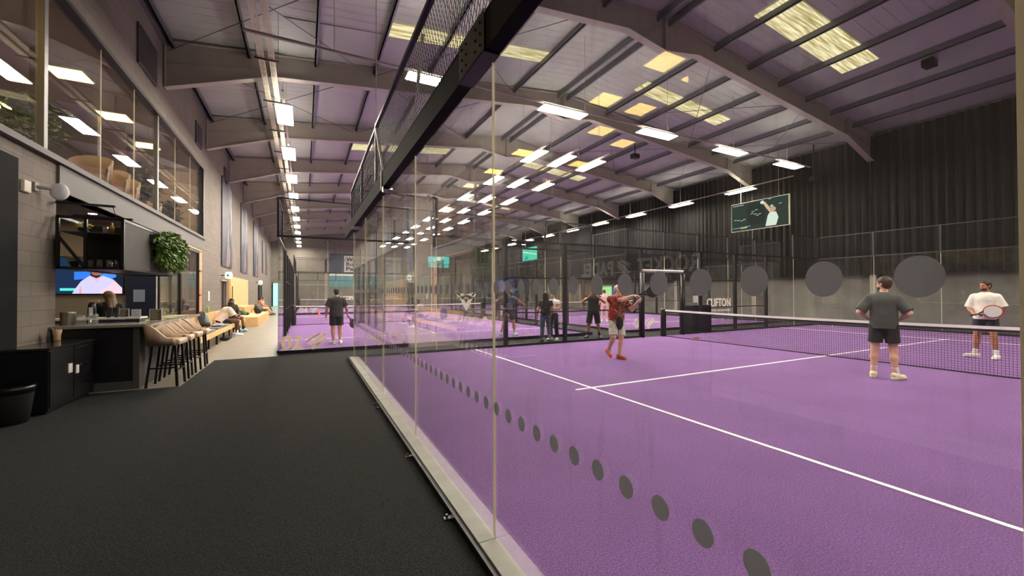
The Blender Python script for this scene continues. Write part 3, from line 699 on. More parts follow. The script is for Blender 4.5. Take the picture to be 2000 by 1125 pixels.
fence('glass rear wall of court 02, in front of court 04', (-.6, 32.02), (9.4, 32.02), [(2, 'G')]*5, name='glass_wall', cat='glass wall', far=True, sp=.1)
fence('glass rear wall of court 03', (11.1, 32.02), (21.1, 32.02), [(2, 'G')]*5, name='glass_wall', cat='glass wall', far=True, sp=.1)
fence('glass front wall of court 04 with a small white number', (-.6, 33.7), (9.4, 33.7), [(2, 'G')]*5, name='glass_wall', cat='glass wall', far=True, sp=.1)
fence('glass front wall of the court beyond court 03', (11.1, 33.7), (21.1, 33.7), [(2, 'G')]*5, name='glass_wall', cat='glass wall', far=True, sp=.1)
for x, nm in ((-.6, 'walkway side of court 04'), (9.4, 'aisle side of court 04'), (11.1, 'aisle side of the last curtain-side court'), (21.1, 'curtain side of the last court')):
    fence('mesh fence on the %s' % nm, (x, 33.72), (x, 53.7), side, cat='court fence', far=True, sp=.1)
fence('glass end wall of court 04 before the hall end wall', (-.6, 53.7), (9.4, 53.7), [(2, 'G')]*5, name='glass_wall', cat='glass wall', far=True, sp=.1)
# padded doorway frame on the front court
t = T('doorway_frame', 'black padded doorway frame with shiny white top in the court fence', 'door frame', (11.12, 10.31, 0))
for x in (10.15, 12.1): MB().tube((x, 10.25, 0), (x, 10.25, 2.18), .075, 12).build('padding', M_blacks, t, smooth=True)
MB().tube((10.15, 10.25, 2.25), (12.1, 10.25, 2.25), .05, 10).build('top_bar', mat('wrap', '#b9b7b2', .35, noise=(25, .4)), t)
# small dark step thing left of the doorway and black waste box under the mark
tag(MB().box(13.05, 10.6, -.04, 14.1, 11.1, 1.02).build('storage_box', M_black, bevel=.02), 'tall black box standing under the white lettering behind the fence', 'box')
# ------------------------------------------------------------------ nets
def net(x0, y0, x1, y1, label, sp=.045):
    t = T('court_net', label, 'net', ((x0+x1)/2, (y0+y1)/2, 0)); P0, Q0 = Vector((x0, y0, 0)), Vector((x1, y1, 0)); L = (Q0-P0).length; d = (Q0-P0)/L
    def zt(s): return .88+.045*(2*s/L-1)**2
    m = MB(); n = int(L/sp)
    for i in range(n+1): s = L*i/n; c = P0+d*s; m.bar((c.x, c.y, .02), (c.x, c.y, zt(s)-.05), .004, caps=False)
    k = int(.85/sp)
    for j in range(k+1):
        for i in range(6):
            a, b = L*i/6, L*(i+1)/6; A, B = P0+d*a, P0+d*b; f = j/k; m.bar((A.x, A.y, .02+(zt(a)-.07)*f), (B.x, B.y, (.02+(zt(b)-.07)*f)), .004, caps=False)
    m.build('netting', M_net, t)
    tp = MB(); bk = MB()
    for i in range(14):
        a, b = L*i/14, L*(i+1)/14; A, B = P0+d*a, P0+d*b; tp.bar((A.x, A.y, zt(a)-.027), (B.x, B.y, zt(b)-.027), .016, .055); bk.bar((A.x, A.y, zt(a)-.075), (B.x, B.y, zt(b)-.075), .010, .04)
    tp.build('white_tape', mat('net_tape', '#e8e4e2', .7), t); bk.build('black_band', M_net, t)
    MB().bar((x0, y0, .012), (x1, y1, .012), .02, .02).build('bottom_band', M_net, t)
    for c in (P0+d*.06, Q0-d*.06): MB().lathe((c.x, c.y, 0), [(.09, 0), (.095, .03), (.095, .9), (.075, .95), (0, .955)], 16).build('post', M_blacks, t, smooth=True)
net(11.05, .4, 11.05, 10.24, 'white-taped net across the front court between the standing players')
net(-.5, 22, 9.3, 22, 'white-taped net across court 02 beyond its player', .06)
net(11.2, 22, 21, 22, 'white-taped net across court 03', .06)
net(-.5, 43.7, 9.3, 43.7, 'distant white-taped net across court 04', .12)
net(11.2, 43.7, 21, 43.7, 'distant white-taped net across the last curtain-side court', .12)
# ------------------------------------------------------------------ lettering on the glass
M_let = mat('white_lettering', '#f6f3ec', .6); M_letd = mat('cream_lettering', '#f4ead8', .6); frosted(M_let, .5); frosted(M_letd, .5)
X_, Z_ = (1, 0, 0), (0, 0, 1)
m = put_text(MB(), '02', 1, (-.53, 11.972, .08), X_, fit=(.50, .36), offset=.03); rocket(m, (.03, 11.972, .06), X_, .52)
tag(m.build('court_number', M_letd), 'large cream 02 with a rocket mark low on the glass', 'lettering')
m = put_text(MB(), '03', 1, (11.42, 11.972, .12), X_, fit=(.52, .38), offset=.03); rocket(m, (12.0, 11.972, .08), X_, .52)
tag(m.build('court_number', M_let), 'white 03 with a rocket mark behind the doorway frame', 'lettering')
m = put_text(MB(), '04', 1, (-.35, 33.66, .08), X_, fit=(.58, .40), offset=.03); rocket(m, (.35, 33.66, .06), X_, .6)
tag(m.build('court_number', M_let), 'small distant white 04 with a rocket mark', 'lettering')
m = put_text(MB(), 'CLIFTON', 1, (15.65, 11.985, .86), X_, fit=(1.58, .38), offset=.025); put_text(m, 'COFFEE ROASTERS', 1, (15.66, 11.985, .66), X_, fit=(1.56, .08))
tag(m.build('sponsor_lettering', M_let), 'white condensed CLIFTON lettering above a small line of capitals', 'lettering')
m = put_text(MB(), 'ACTIPH', 1, (2.35, 33.68, 1.02), X_, fit=(1.15, .26), offset=.03); tag(m.build('sponsor_lettering', M_let), 'white ACTIPH lettering beside the shoulder of the dark-shirted player', 'lettering')
m = put_text(MB(), 'ACTIPH', 1, (1.4, 11.972, 1.24), X_, fit=(.56, .11), offset=.02); tag(m.build('sponsor_lettering', mat('reflected_lettering', '#a9aaa2', .6)), 'grey reflection of ACTIPH lettering laid on the glass end wall of court 02', 'lettering')  # grey letters drawn in place of a reflection in the glass
def shield(m, x0, x1, z0, z1, y):
    W, H = x1-x0, z1-z0
    def P(u, v): return (x0+W*u, y, z0+H*v)
    for s in (0, 1):
        f = (lambda u: u) if s == 0 else (lambda u: 1-u)
        for pl in ([(0, 1), (.17, .66), (.27, .64), (.13, .93), (.46, .73), (.5, .76), (.5, .60), (.30, .57), (.21, .62)],
                   [(.22, .62), (.5, .72), (.5, .55), (.40, .46), (.46, .08), (.5, .0), (.43, .0)],):
            p = [P(f(u), v) for u, v in (pl if s == 0 else pl[::-1])]; m.prism(p, (0, .002, 0))
    return m
m = MB()
def cupra_mark(m, x0, x1, z0, z1, y):
    W, H = x1-x0, z1-z0
    for s in (0, 1):
        g = lambda u: (x0+W*u) if s == 0 else (x1-W*u)
        for pl in (((0, 1.0), (.30, .73), (.28, .60), (.20, .62)), ((.09, .86), (.50, .74), (.50, .56), (.26, .66)), ((.24, .62), (.40, .62), (.50, .30), (.50, .0), (.47, .0)), ((.24, .62), (.50, .74), (.50, .62), (.36, .50))):
            p = [(g(u), y, z0+H*v) for u, v in pl]; m.prism(p if s == 0 else p[::-1], (0, .002, 0))
cupra_mark(m, 3.49, 4.25, 1.06, 1.63, 10.298)
put_text(m, 'CUPRA', 1, (3.2, 10.298, .73), X_, fit=(1.36, .14), offset=.01)
mat('pale_lettering', '#fbfdf4', .6); frosted(MATS['pale_lettering'], .5)
tag(m.build('sponsor_lettering', MATS['pale_lettering']), 'pale angular emblem above CUPRA lettering on the court glass', 'lettering')
m = MB(); cupra_mark(m, 1.55, 1.9, 1.36, 1.58, 11.988); tag(m.build('reflected_emblem', MATS['reflected_lettering']), 'small grey reflection of an angular emblem above the reflected ACTIPH letters', 'emblem')  # mirrored emblem in the glass, built as a flat grey mark
tag(MB().box(14.78, 11.985, 1.06, 15.2, 11.99, 1.36).build('notice_sheet', M_white), 'white notice sheet with lines on glass next to the CLIFTON lettering', 'notice')
# ------------------------------------------------------------------ mezzanine above the bar
M_mwall = mat('mezzanine_wall', '#c2ab88', .7, noise=(1, .06)); M_fascia = mat('grey_fascia', '#625f5b', .65); M_mgl = glassmat('mezzanine_glass', .006, streak=False, gain=.9)
struct('floor_mezzanine', MB().box(-9, 4, 3.35, -3.72, 19.5, 3.62), mat('dark_carpet_tile', '#3a3633', .9))
struct('ceiling_mezzanine', MB().box(-9, 4, 6.34, -3.7, 19.6, 6.5), mat('mezz_ceiling', '#9c8f7c', .8))
struct('wall_mezzanine', MB().box(-9.1, 4, 3.62, -9, 19.6, 6.4).box(-9, 4, 3.62, -3.7, 4.1, 6.4).box(-9, 19.5, 3.62, -3.7, 19.6, 6.4), M_mwall)
struct('trim_3', MB().box(XL-.2, 9, 3.17, XL+.04, 19.5, 3.62).box(XL-.2, 4.6, 3.6, XL+.09, 19.55, 3.69), M_fascia)
w = T('window_11', 'long mezzanine window overlooking the walkway', 'window', (XL, 12, 3.68)); w['kind'] = 'structure'
GY = [4.6, 6.95, 8.75, 10.75, 12.5, 14.1, 15.9, 17.75, 19.5]
for a, b in zip(GY, GY[1:]): MB().box(XL-.07, a+.006, 3.69, XL-.058, b-.006, 6.36).build('pane', M_mgl, w)
for y in (8.75, 14.1): MB().box(XL-.12, y-.05, 3.69, XL-.02, y+.05, 6.36).build('mullion', mat('mullion_grey', '#6a6864', .4), w)
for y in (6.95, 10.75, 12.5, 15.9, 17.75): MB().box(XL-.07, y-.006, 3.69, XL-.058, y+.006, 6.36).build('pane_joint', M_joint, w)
MB().box(XL-.14, 4.6, 6.33, XL+.02, 19.5, 6.40).box(XL-.14, 19.44, 3.68, XL+.02, 19.52, 6.4).build('frame', M_black, w)
struct('wall_partition', MB().box(-6.2, 14.6, 3.62, -4.9, 14.75, 6.3), mat('slate_partition', '#4b4a4d', .6))
PAN = [(-4.55, y) for y in (6.05, 7.9, 12.2, 14.6, 17.0)]+[(-5.72, y) for y in (6.1, 7.92, 9.5)]+[(-7.0, y) for y in (10.0, 12.35, 14.9, 17.1)]
for i, (x, y) in enumerate(PAN):
    rw = 'front' if x > -5 else ('middle' if x > -6 else 'back')
    o = MB().box(x-.31, y-.31, 6.30, x+.31, y+.31, 6.34).build('ceiling_panel_light', M_white)
    tag(o, 'square warm LED ceiling panel in the mezzanine, %s row, %s of the set' % (rw, ORD[i]), 'light', 'mezzanine ceiling panels')
    MB().box(x-.29, y-.29, 6.292, x+.29, y+.29, 6.2995).build('diffuser', M_panel, o)
M_uph = mat('beige_upholstery', '#b49a78', .7, noise=(8, .05))
def armchair(loc, rz, label):
    t = T('armchair', label, 'armchair', loc, 'mezzanine armchairs'); q = MB(); n = 18
    vs = []
    for i in range(n+1):
        a = math.pi*(i/n)*1.25-math.pi*.125; hh = .42+.34*math.sin(math.pi*i/n)**.7
        for rr, z in ((.30, .12), (.35, .12+hh), (.31, .14+hh), (.25, .30)): vs.append((rr*math.cos(a), rr*math.sin(a), z))
    fs = []
    for i in range(n):
        for j in range(4): a = i*4+j; b = i*4+(j+1) % 4; fs.append((a, b, b+4, a+4))
    fs += [(0, 1, 2, 3), tuple(n*4+k for k in (3, 2, 1, 0))]
    q.add(vs, fs).build('shell', M_uph, None, smooth=True).parent = t
    MB().lathe((0, 0, 0), [(.0, .28), (.27, .28), (.28, .36), (.25, .42), (0, .43)], 20).build('seat', M_uph, None, smooth=True).parent = t
    for sx in (-1, 1):
        for sy in (-1, 1): MB().tube((.16*sx, .16*sy, .28), (.24*sx, .24*sy, 0), .014, 8).build('leg', M_blacks, None).parent = t
armchair((-4.0, 11.6, 3.62), R(-110), 'beige armchair behind the mezzanine glass beside the leafy plant')
armchair((-4.05, 12.75, 3.62), R(-80), 'taller-looking beige armchair in the middle of the mezzanine glass')
armchair((-4.1, 13.6, 3.62), R(-60), 'beige armchair by the dark mezzanine partition')
armchair((-4.4, 16.6, 3.62), R(-60), 'pale armchair in the far lounge part of the mezzanine')
def leafy(mb, c, r, n, size, rng, droop=0, elong=1.0):
    for i in range(n):
        d = Vector((rng.gauss(0, 1), rng.gauss(0, 1), rng.gauss(0, 1))).normalized()*rng.random()**.4
        p = Vector((c[0]+d.x*r[0], c[1]+d.y*r[1], c[2]+d.z*r[2])); u = Vector((rng.uniform(-1, 1), rng.uniform(-1, 1), rng.uniform(-.6, .6)-droop)).normalized(); v = u.cross(Vector((rng.uniform(-1, 1), rng.uniform(-1, 1), 1))).normalized(); nn = u.cross(v)*.15
        L = size*rng.uniform(.7, 1.3)*elong; W = size*.28
        mb.add([p, p+u*L*.5+v*W+nn*L, p+u*L, p+u*L*.5-v*W+nn*L], [(0, 1, 2), (0, 2, 3)])
M_leaf = mat('leaf_green', '#5f7d33', .5, noise=(9, .4)); M_leafd = mat('leaf_dark', '#3c5232', .6, noise=(9, .3)); M_pot = mat('pot_dark', '#2c2a28', .6)
def plant(name, label, loc, h, r, leaf, pot=.22, n=260, size=.16):
    t = T(name, label, 'plant', loc); rng = random.Random(int(loc[1]*100))
    MB().lathe(loc, [(pot*.5*1.5, 0), (pot*.95, pot*1.7), (pot*.85, pot*1.75), (0, pot*1.6)], 18).build('pot', M_pot, t, smooth=True)
    s = MB(); k = 6
    for i in range(k):
        a = 6.28*i/k; s.tube((loc[0], loc[1], loc[2]+pot*1.5), (loc[0]+r*.5*math.cos(a), loc[1]+r*.5*math.sin(a), loc[2]+h*.8), .008, 5)
    s.build('stem', M_leafd, t); m = MB(); leafy(m, (loc[0], loc[1], loc[2]+h*.68), (r, r, h*.34), n, size, rng); m.build('foliage', leaf, t)
plant('potted_plant', 'leafy green potted plant behind the mezzanine glass above the wall sensor', (-4.3, 10.2, 3.62), 1.5, .45, M_leaf)
plant('potted_plant', 'spiky dark palm in the far half of the mezzanine', (-4.2, 15.6, 3.62), 1.7, .35, M_leafd, size=.24)
plant('potted_plant', 'small dark plant at the end corner of the mezzanine', (-4.3, 18.5, 3.62), 1.2, .32, M_leafd, size=.2)
for y, nm in ((11.3, 'beside the first armchair'), (16.2, 'in the far lounge'), (18.0, 'by the end corner')):
    tag(MB().box(-4.75, y-.09, 3.62, -4.6, y+.09, 6.34).build('lounge_column', mat('dark_column', '#3c3834', .6)), 'slim dark mezzanine column %s' % nm, 'column')
# ------------------------------------------------------------------ left wall fittings
def vent(y0, y1, z0, z1, label):
    t = T('wall_vent', label, 'vent', (XL, (y0+y1)/2, z0)); MB().box(XL, y0, z0, XL+.05, y1, z1).build('frame', mat('vent_grey', '#55504d', .6), t); q = MB(); z = z0+.05
    while z < z1-.04: q.prism([(XL+.05, y0+.04, z), (XL+.075, y0+.04, z), (XL+.05, y0+.04, z+.03)], (0, y1-y0-.08, 0)); z += .06
    q.build('louvre', mat('vent_dark', '#3f3b3a', .6), t)
vent(12.4, 13.7, 6.95, 7.9, 'dark louvred vent high on the wall over the mezzanine glass'); vent(18.1, 19.0, 6.95, 7.75, 'second louvred vent high on the wall near the mezzanine end'); vent(23.9, 24.7, 6.95, 7.7, 'small louvred vent above the first tall banner')
def banner(y0, y1, z0, z1, label, cols, sd):
    t = T('wall_banner', label, 'banner', (XL, (y0+y1)/2, z0), 'tall banners on the block wall'); MB().box(XL+.01, y0, z0, XL+.05, y1, z1).build('sheet', mat('banner_navy', '#2a2c38', .55, noise=(1.2, .3)), t); rng = random.Random(sd)
    W, H = y1-y0, z1-z0; x = XL+.052
    def pp(pts, m, nm): MB().prism([(x, y0+W*u, z0+H*v) for u, v in pts], (.003, 0, 0)).build(nm, m, t)
    pp([(.35, .0), (.62, .0), (.80, .55), (.72, 1), (.45, 1), (.55, .55)], mat('banner_grey', '#63666f', .6, noise=(2, .35)), 'print_light')
    pp([(.62, .25), (.92, .5), (.9, .95), (.7, 1.0), (.75, .6)], mat('banner_silver', '#8b8a88', .6, noise=(2, .3)), 'print_figure')
    pp([(.60, .02), (.70, .02), (.74, .22), (.68, .24)], mat('banner_orange', '#c27a4c', .6), 'print_stripe')
banner(23.3, 26.3, 2.85, 7.1, 'first tall navy banner on the block wall, just past the mezzanine', 0, 1)
banner(29.8, 32.9, 2.85, 7.1, 'second tall navy banner along the block wall', 0, 2)
banner(36.8, 40.0, 2.85, 7.1, 'third tall navy banner along the block wall', 0, 3)
for y, o in ((44, 'fourth'), (48, 'fifth')): banner(y, y+1.6, 3.4, 6.4, 'narrow %s banner high on the far block wall' % o, 0, y)
def exit_sign(y, z, label):
    t = T('exit_sign', label, 'sign', (XL+.15, y, z)); MB().lathe((XL+.3, y, z), [(.0, -.17), (.12, -.15), (.17, 0), (.12, .15), (0, .17)], 18, 1, .25).build('disc', mat('sign_green', '#d9efe4', .4, emit=.5), t, smooth=True)
    MB().box(XL, y-.02, z-.02, XL+.2, y+.02, z+.02).build('arm', M_black, t); MB().prism([(XL+.24, y-.046, z-.07), (XL+.24, y-.046, z+.07), (XL+.36, y-.046, z)], (0, -.004, 0)).build('arrow', mat('sign_arrow', '#2f8d77', .5), t)
exit_sign(23.3, 2.38, 'round green exit sign above the dark doorway'); exit_sign(39.0, 2.4, 'distant round exit sign beyond the plywood')
tag(MB().box(XL, 20.4, 1.22, XL+.03, 20.6, 1.62).build('wall_notice', M_white, bevel=.005), 'small white notice on the block wall above the bench', 'notice')
tag(MB().box(XL, 8.07, 2.96, XL+.05, 8.24, 3.13).build('wall_sensor', mat('ivory', '#d8cfbd', .5), bevel=.015), 'small ivory box on the block wall beside the round access point', 'sensor')
t = T('wall_camera', 'round white device on a short arm with thin cable, on the block wall', 'camera', (XL, 8.5, 3.1))
MB().box(XL, 8.36, 3.04, XL+.03, 8.46, 3.16).tube((XL+.02, 8.41, 3.1), (XL+.14, 8.5, 3.1), .025, 10).build('arm', mat('arm_grey', '#8e8a84', .5), t)
MB().ell((XL+.2, 8.58, 3.08), (.11, .06, .13), 18, 12).build('dish', mat('white_plastic', '#e4e2e6', .35), t, smooth=True)
MB().path([(XL+.16, 8.53, 3.05), (XL+.2, 8.75, 3.01), (XL+.03, 8.9, 2.98)], .006, 6).build('cable', M_black, t)
# black board with the reversed-looking name seen in the glass
t = T('wall_board', 'tall black board at the near end of the block wall', 'board', (XL, 6, 0)); MB().box(XL, 4.2, -.04, XL+.08, 7.86, 3.36).build('panel', mat('board_black', '#161618', .85, spec=.15), t)
m = put_text(MB(), 'ROCKET', 1, (XL+.082, 4.35, 1.86), (0, 1, 0), fit=(1.35, .30), offset=.03); rocket(m, (XL+.082, 5.82, 1.82), (0, 1, 0), .42); put_text(m, 'PADEL', 1, (XL+.082, 6.36, 1.86), (0, 1, 0), fit=(1.05, .30), offset=.03)
m.build('lettering', mat('board_letter', '#d6d3cc', .5), t)
# doors
d = T('door_1', 'dark doorway in the block wall', 'door', (XL, 24, 0)); d['kind'] = 'structure'; MB().box(XL-.16, 23.2, -.04, XL-.12, 24.8, 2.12).build('leaf', M_blacks, d); MB().box(XL-.02, 23.14, -.04, XL+.03, 23.2, 2.18).box(XL-.02, 24.8, -.04, XL+.03, 24.86, 2.18).box(XL-.02, 23.14, 2.12, XL+.03, 24.86, 2.18).build('frame', M_steel, d)
M_day = emat('daylight_view', '#8fd3c8', 1.6)
d = T('door_2', 'bright glazed end door', 'door', (-2.8, YF, 0)); d['kind'] = 'structure'; MB().box(-3.3, YF-.06, 0, -2.2, YF-.04, 2.7).build('pane', M_day, d); MB().box(-3.4, YF-.1, -.04, -3.3, YF, 2.8).box(-2.2, YF-.1, -.04, -2.1, YF, 2.8).box(-2.78, YF-.1, 0, -2.72, YF-.02, 2.7).build('frame', M_black, d)
d = T('door_3', 'open door to daylight and trees', 'door', (XR, 27.4, 0)); d['kind'] = 'structure'; MB().box(XR+.15, 27.0, 0, XR+.17, 28.3, 2.05).build('outdoor_view', emat('tree_view', '#9fd68a', 1.6), d); MB().box(XR+.05, 26.5, 0, XR+.1, 27.0, 2.05).build('leaf', mat('glowing_blue_door', '#2f6fb0', .4, emit=.3), d)  # the blue leaf is given a weak glow of its own
for y, nm in ((40.5, 'first'), (42.2, 'second')): tag(MB().box(XL, y, -.04, XL+.12, y+1.0, 2.2).build('wall_panel', M_blacks), '%s of two narrow black panels on the wall past the plywood' % nm, 'panel')
# plywood door board, stepped seating
t = T('plywood_screen', 'tall pale plywood board standing against the block wall', 'board', (XL, 28, 0)); MB().box(XL+.01, 25.3, -.04, XL+.12, 32.6, 2.4).build('sheet', M_ply, t); MB().box(XL+.12, 25.7, 1.2, XL+.15, 25.78, 1.9).build('handle', M_black, t)
tag(MB().box(XL+.13, 24.9, -.04, -2.72, 29.2, .82).build('seating_step', M_ply, bevel=.01), 'upper pale plywood seating step against the wall', 'step')
tag(MB().box(-2.715, 22.6, -.04, -1.94, 29.2, .41).box(XL+.13, 22.6, -.04, -2.715, 24.895, .41).build('seating_step', M_ply, bevel=.01), 'lower L-shaped pale plywood seating step', 'step')
t = T('bench', 'long plywood bench with grey cushion pads under the seated players', 'bench', (-2.65, 17, 0))
MB().box(-2.92, 12.7, .36, -2.32, 21.4, .41).box(-2.34, 12.7, .27, -2.32, 21.4, .36).build('seat', M_ply, t); MB().box(-3.0, 12.7, .36, -2.93, 21.4, .86).build('backrest', M_ply, t)
for a in (12.75, 15.3, 18.4): MB().box(-2.90, a, .412, -2.36, a+2.2, .46).build('cushion', mat('grey_cushion', '#6d6b69', .8, noise=(10, .1)), t, bevel=.015)
for y in [12.9+1.18*i for i in range(8)]: MB().box(-2.42, y, -.04, -2.37, y+.05, .36).build('leg', M_black, t)
# ------------------------------------------------------------------ bar
M_cnt = mat('counter_top', '#8b857c', .25, noise=(14, .15)); M_bar = mat('bar_front', '#17161a', .35); M_cem = mat('cement_board', '#494643', .75, noise=(2, .15))
struct('wall_bar', MB().box(-9, 14.0, -.3, XL-.02, 14.1, 3.34).box(-9.1, 8, -.3, -9, 20, 3.34).box(-9, 8.9, -.3, -3.7, 9.0, 3.34).box(-9, 19.3, -.3, -3.7, 19.4, 3.34), mat('bar_wall', '#a09482', .7, noise=(1, .08)))
struct('ceiling_bar', MB().box(-9, 9, 3.3, -3.7, 19.4, 3.345), mat('bar_ceiling', '#6a5f52', .8))
t = T('bar_counter', 'dark L-shaped bar with grey worktop and cement-board end', 'bar counter', (-2.9, 10.5, 0))
MB().box(-3.49, 8.80, .985, -2.28, 9.5, 1.03).box(-2.95, 9.5, .985, -2.28, 12.4, 1.03).build('worktop', M_cnt, t, bevel=.006)
MB().box(-3.49, 8.86, .10, -2.52, 8.92, .985).build('end_panel', M_bar, t); MB().box(-2.52, 8.85, -.04, -2.44, 8.93, .985).build('corner_post', M_cem, t); MB().box(-3.0, 8.86, -.04, -2.52, 8.90, .10).build('kick_plate', M_cem, t)
MB().box(-2.50, 8.93, -.04, -2.45, 12.35, .985).build('front_panel', M_cem, t); MB().box(-3.49, 8.92, -.04, -3.0, 8.93, .985).box(-2.95, 12.3, -.04, -2.5, 12.35, .985).build('rear_panel', M_bar, t)
t = T('bar_riser', 'white raised strip shelf running along the back of the bar end', 'shelf', (-3.0, 9.7, 1.03)); MB().box(-3.9, 9.52, 1.09, -2.62, 9.92, 1.115).build('shelf_board', M_white, t); 
for x in (-3.85, -3.2, -2.66): MB().box(x-.02, 9.54, .9, x+.02, 9.88, 1.09).build('support', M_blacks, t)
MB().box(-3.9, 9.505, 1.035, -2.62, 9.52, 1.08).build('trim_strip', mat('navy_strip', '#22243a', .5), t)
tag(MB().box(-3.9, 9.93, -.04, -3.0, 10.3, .9).build('under_counter_unit', M_blacks), 'black under-counter unit behind the bar end', 'cabinet')
# drawer cabinet
t = T('drawer_cabinet', 'low black cabinet with small silver pulls beside the bar', 'cabinet', (-3.2, 8.1, 0)); MB().box(-3.41, 7.5, .0, -2.98, 8.78, .80).build('carcass', M_bar, t); MB().box(-3.41, 7.48, .80, -2.96, 8.79, .83).build('top', mat('gloss_black', '#2a2926', .12), t); MB().box(-3.40, 7.55, -.04, -3.02, 8.75, 0).build('plinth', M_blacks, t)
for y0, y1, z0, z1 in ((7.52, 8.12, .04, .78), (8.14, 8.76, .55, .78), (8.14, 8.76, .3, .53), (8.14, 8.76, .04, .28)):
    o = MB().box(-2.98, y0, z0, -2.965, y1, z1).build('door' if y0 < 8 else 'drawer', M_bar, t); h = MB()
    if y0 < 8: h.box(-2.965, 7.97, .42, -2.955, 8.07, .55)
    else: h.box(-2.965, 8.3, z1-.05, -2.945, 8.55, z1-.03)
    g = h.build('label_plate' if y0 < 8 else 'handle', M_white if y0 < 8 else M_chrome, o)
tag(MB().box(-2.964, 8.18, .38, -2.955, 8.26, .5).build('switch_plate', M_white), 'small white plate on the drawer side of the low black cabinet', 'plate')
t = T('waste_bin', 'black round waste bin with liner on the carpet by the low cabinet', 'bin', (-3.2, 7.22, -.04)); MB().lathe((-3.2, 7.22, -.04), [(.16, 0), (.21, .42), (.215, .43), (.20, .425), (.155, .02), (0, .02)], 24).build('bucket', mat('bin_grey', '#2c2b2d', .5), t, smooth=True)
q = MB(); n = 24
q.lathe((-3.2, 7.22, -.04), [(.214, .37), (.222, .435), (.205, .46), (.17, .38)], 24); q.build('liner', mat('bin_liner', '#0f0f10', .25), t, smooth=True)
t = T('cup_stack_holder', 'beige wooden tumbler of stirrers on the low black cabinet', 'tumbler', (-3.33, 8.62, .83)); MB().lathe((-3.33, 8.62, .83), [(.035, 0), (.04, .01), (.038, .07), (.055, .16), (.05, .165), (.03, .08), (0, .08)], 20).build('tumbler', mat('wood_beige', '#b79a78', .6), t, smooth=True)
q = MB()
for i in range(9): a = i*.7; q.tube((-3.33+.02*math.cos(a), 8.62+.02*math.sin(a), .9), (-3.33+.045*math.cos(a), 8.62+.045*math.sin(a), 1.02), .004, 5)
q.build('stirrer', mat('wood_beige', '#b79a78'), t)
# stools
def stool():
    t = T('bar_stool', '', 'stool', (0, 0, 0)); U = mat('stool_fabric', '#c0a68a', .55, noise=(12, .05))
    MB().box(-.21, -.21, .66, .23, .21, .76).build('seat', U, t, bevel=.035)
    vs = []; n = 20; prof = []
    for i in range(n+1):   # back and arms wrap: path around the rear of the seat
        s_ = i/n; 
        if s_ < .3: p = (.16-.30*s_/.3, -.225); 
        elif s_ > .7: p = (-.14+.30*(s_-.7)/.3, .225)
        else: a = (s_-.3)/.4*math.pi; p = (-.14-.09*math.sin(a), -.225*math.cos(a))
        k = math.sin(math.pi*s_); ztop = .79+.23*min(1, max(0, (k-.35)/.45))
        ang = Vector((p[0]-.02, p[1]*.9)).normalized(); lean = .05*(ztop-.79)/.23
        for dd, z in ((0, .70), (lean+.0, ztop), (lean+.035, ztop-.01), (.04, .66)): vs.append((p[0]+ang.x*dd, p[1]+ang.y*dd*.6, z))
    fs = []
    for i in range(n):
        for j in range(4): a = i*4+j; b = i*4+(j+1) % 4; fs.append((a, a+4, b+4, b))
    fs += [(0, 3, 2, 1)[::-1], tuple(n*4+k for k in (0, 1, 2, 3))]
    MB().add(vs, fs).build('backrest', U, t, smooth=True, bevel=0)
    for sx in (-1, 1):
        for sy in (-1, 1): MB().bar((.15*sx, .16*sy, .68), (.19*sx if sx > 0 else -.23, .19*sy, -.04), .034).build('leg', M_blacks, t)
    for a, b in (((.18, -.18, .24), (.18, .18, .24)), ((.18, -.18, .28), (-.20, -.18, .28)), ((.18, .18, .28), (-.20, .18, .28))): MB().bar(a, b, .024).build('footrest', M_blacks, t)
    return t
st = stool()
for i, (y, nm) in enumerate(((8.98, 'first from the bar corner'), (9.62, 'second from the bar corner'), (10.27, 'third from the bar corner'), (11.0, 'last before the bench'))):
    place(st, i == 0, (-2.10, y, 0), R((-4, 3, -2, 4)[i]), 'beige upholstered bar stool with black legs, %s' % nm, 'stools along the bar')
# hanging cabinet
t = T('hanging_shelf_cabinet', 'black steel framed shelf cabinet hung above the bar', 'cabinet', (-3.05, 10.3, 1.96)); f = MB()
x0, x1, y0, y1, z0, z1 = -3.44, -2.67, 8.9, 12.0, 1.95, 2.75
for a in (x0, x1):
    for z in (z0, z1): f.bar((a, y0, z), (a, y1, z), .04)
    for y in (y0, y1): f.bar((a, y, z0-.02), (a, y, z1+.02), .04)
for y in (y0, y1):
    for z in (z0, z1): f.bar((x0, y, z), (x1, y, z), .04)
f.bar((-3.12, y0, z0), (-3.12, y0, z1), .04).bar((x0, y0, z1-.3), (-3.14, y0, z0+.02), .035); f.build('frame', M_blacks, t)
q = MB().box(x0, y0+.03, z0+.0, x1, y1, z0+.02).build('shelf', M_bar, t); MB().box(x0+.02, y0+.03, 2.52, x1-.02, y1, 2.535).build('shelf', M_cem, t)
for a, b in ((y0+.03, 10.2), (10.22, 11.98)): MB().box(x1-.01, a, z0+.02, x1+.012, b, z1-.02).build('side_panel', M_cem, t)
MB().box(x0+.02, 9.75, z0+.02, x1-.02, 9.77, z1-.02).build('back_panel', M_bar, t)
for z in (3.0, 3.08):
    pass
for (a, b, nm) in (((-3.48, 8.95, 2.98), (-2.72, 8.75, 2.94), 'upper'), ((-3.48, 9.5, 2.86), (-2.66, 9.3, 2.82), 'lower')): tag(MB().bar(a, b, .035).tube((b[0]-.03, b[1], b[2]), (b[0]-.03, b[1]+.15, 2.77), .005, 6).build('support_arm', M_blacks), '%s black support arm over the hanging cabinet' % nm, 'bracket')
M_clear = glassmat('clear_glassware', .05, streak=False, gain=1.6); M_amber = mat('amber', '#b58a3a', .3); M_yel = mat('yellow_fruit', '#b8b23a', .5)
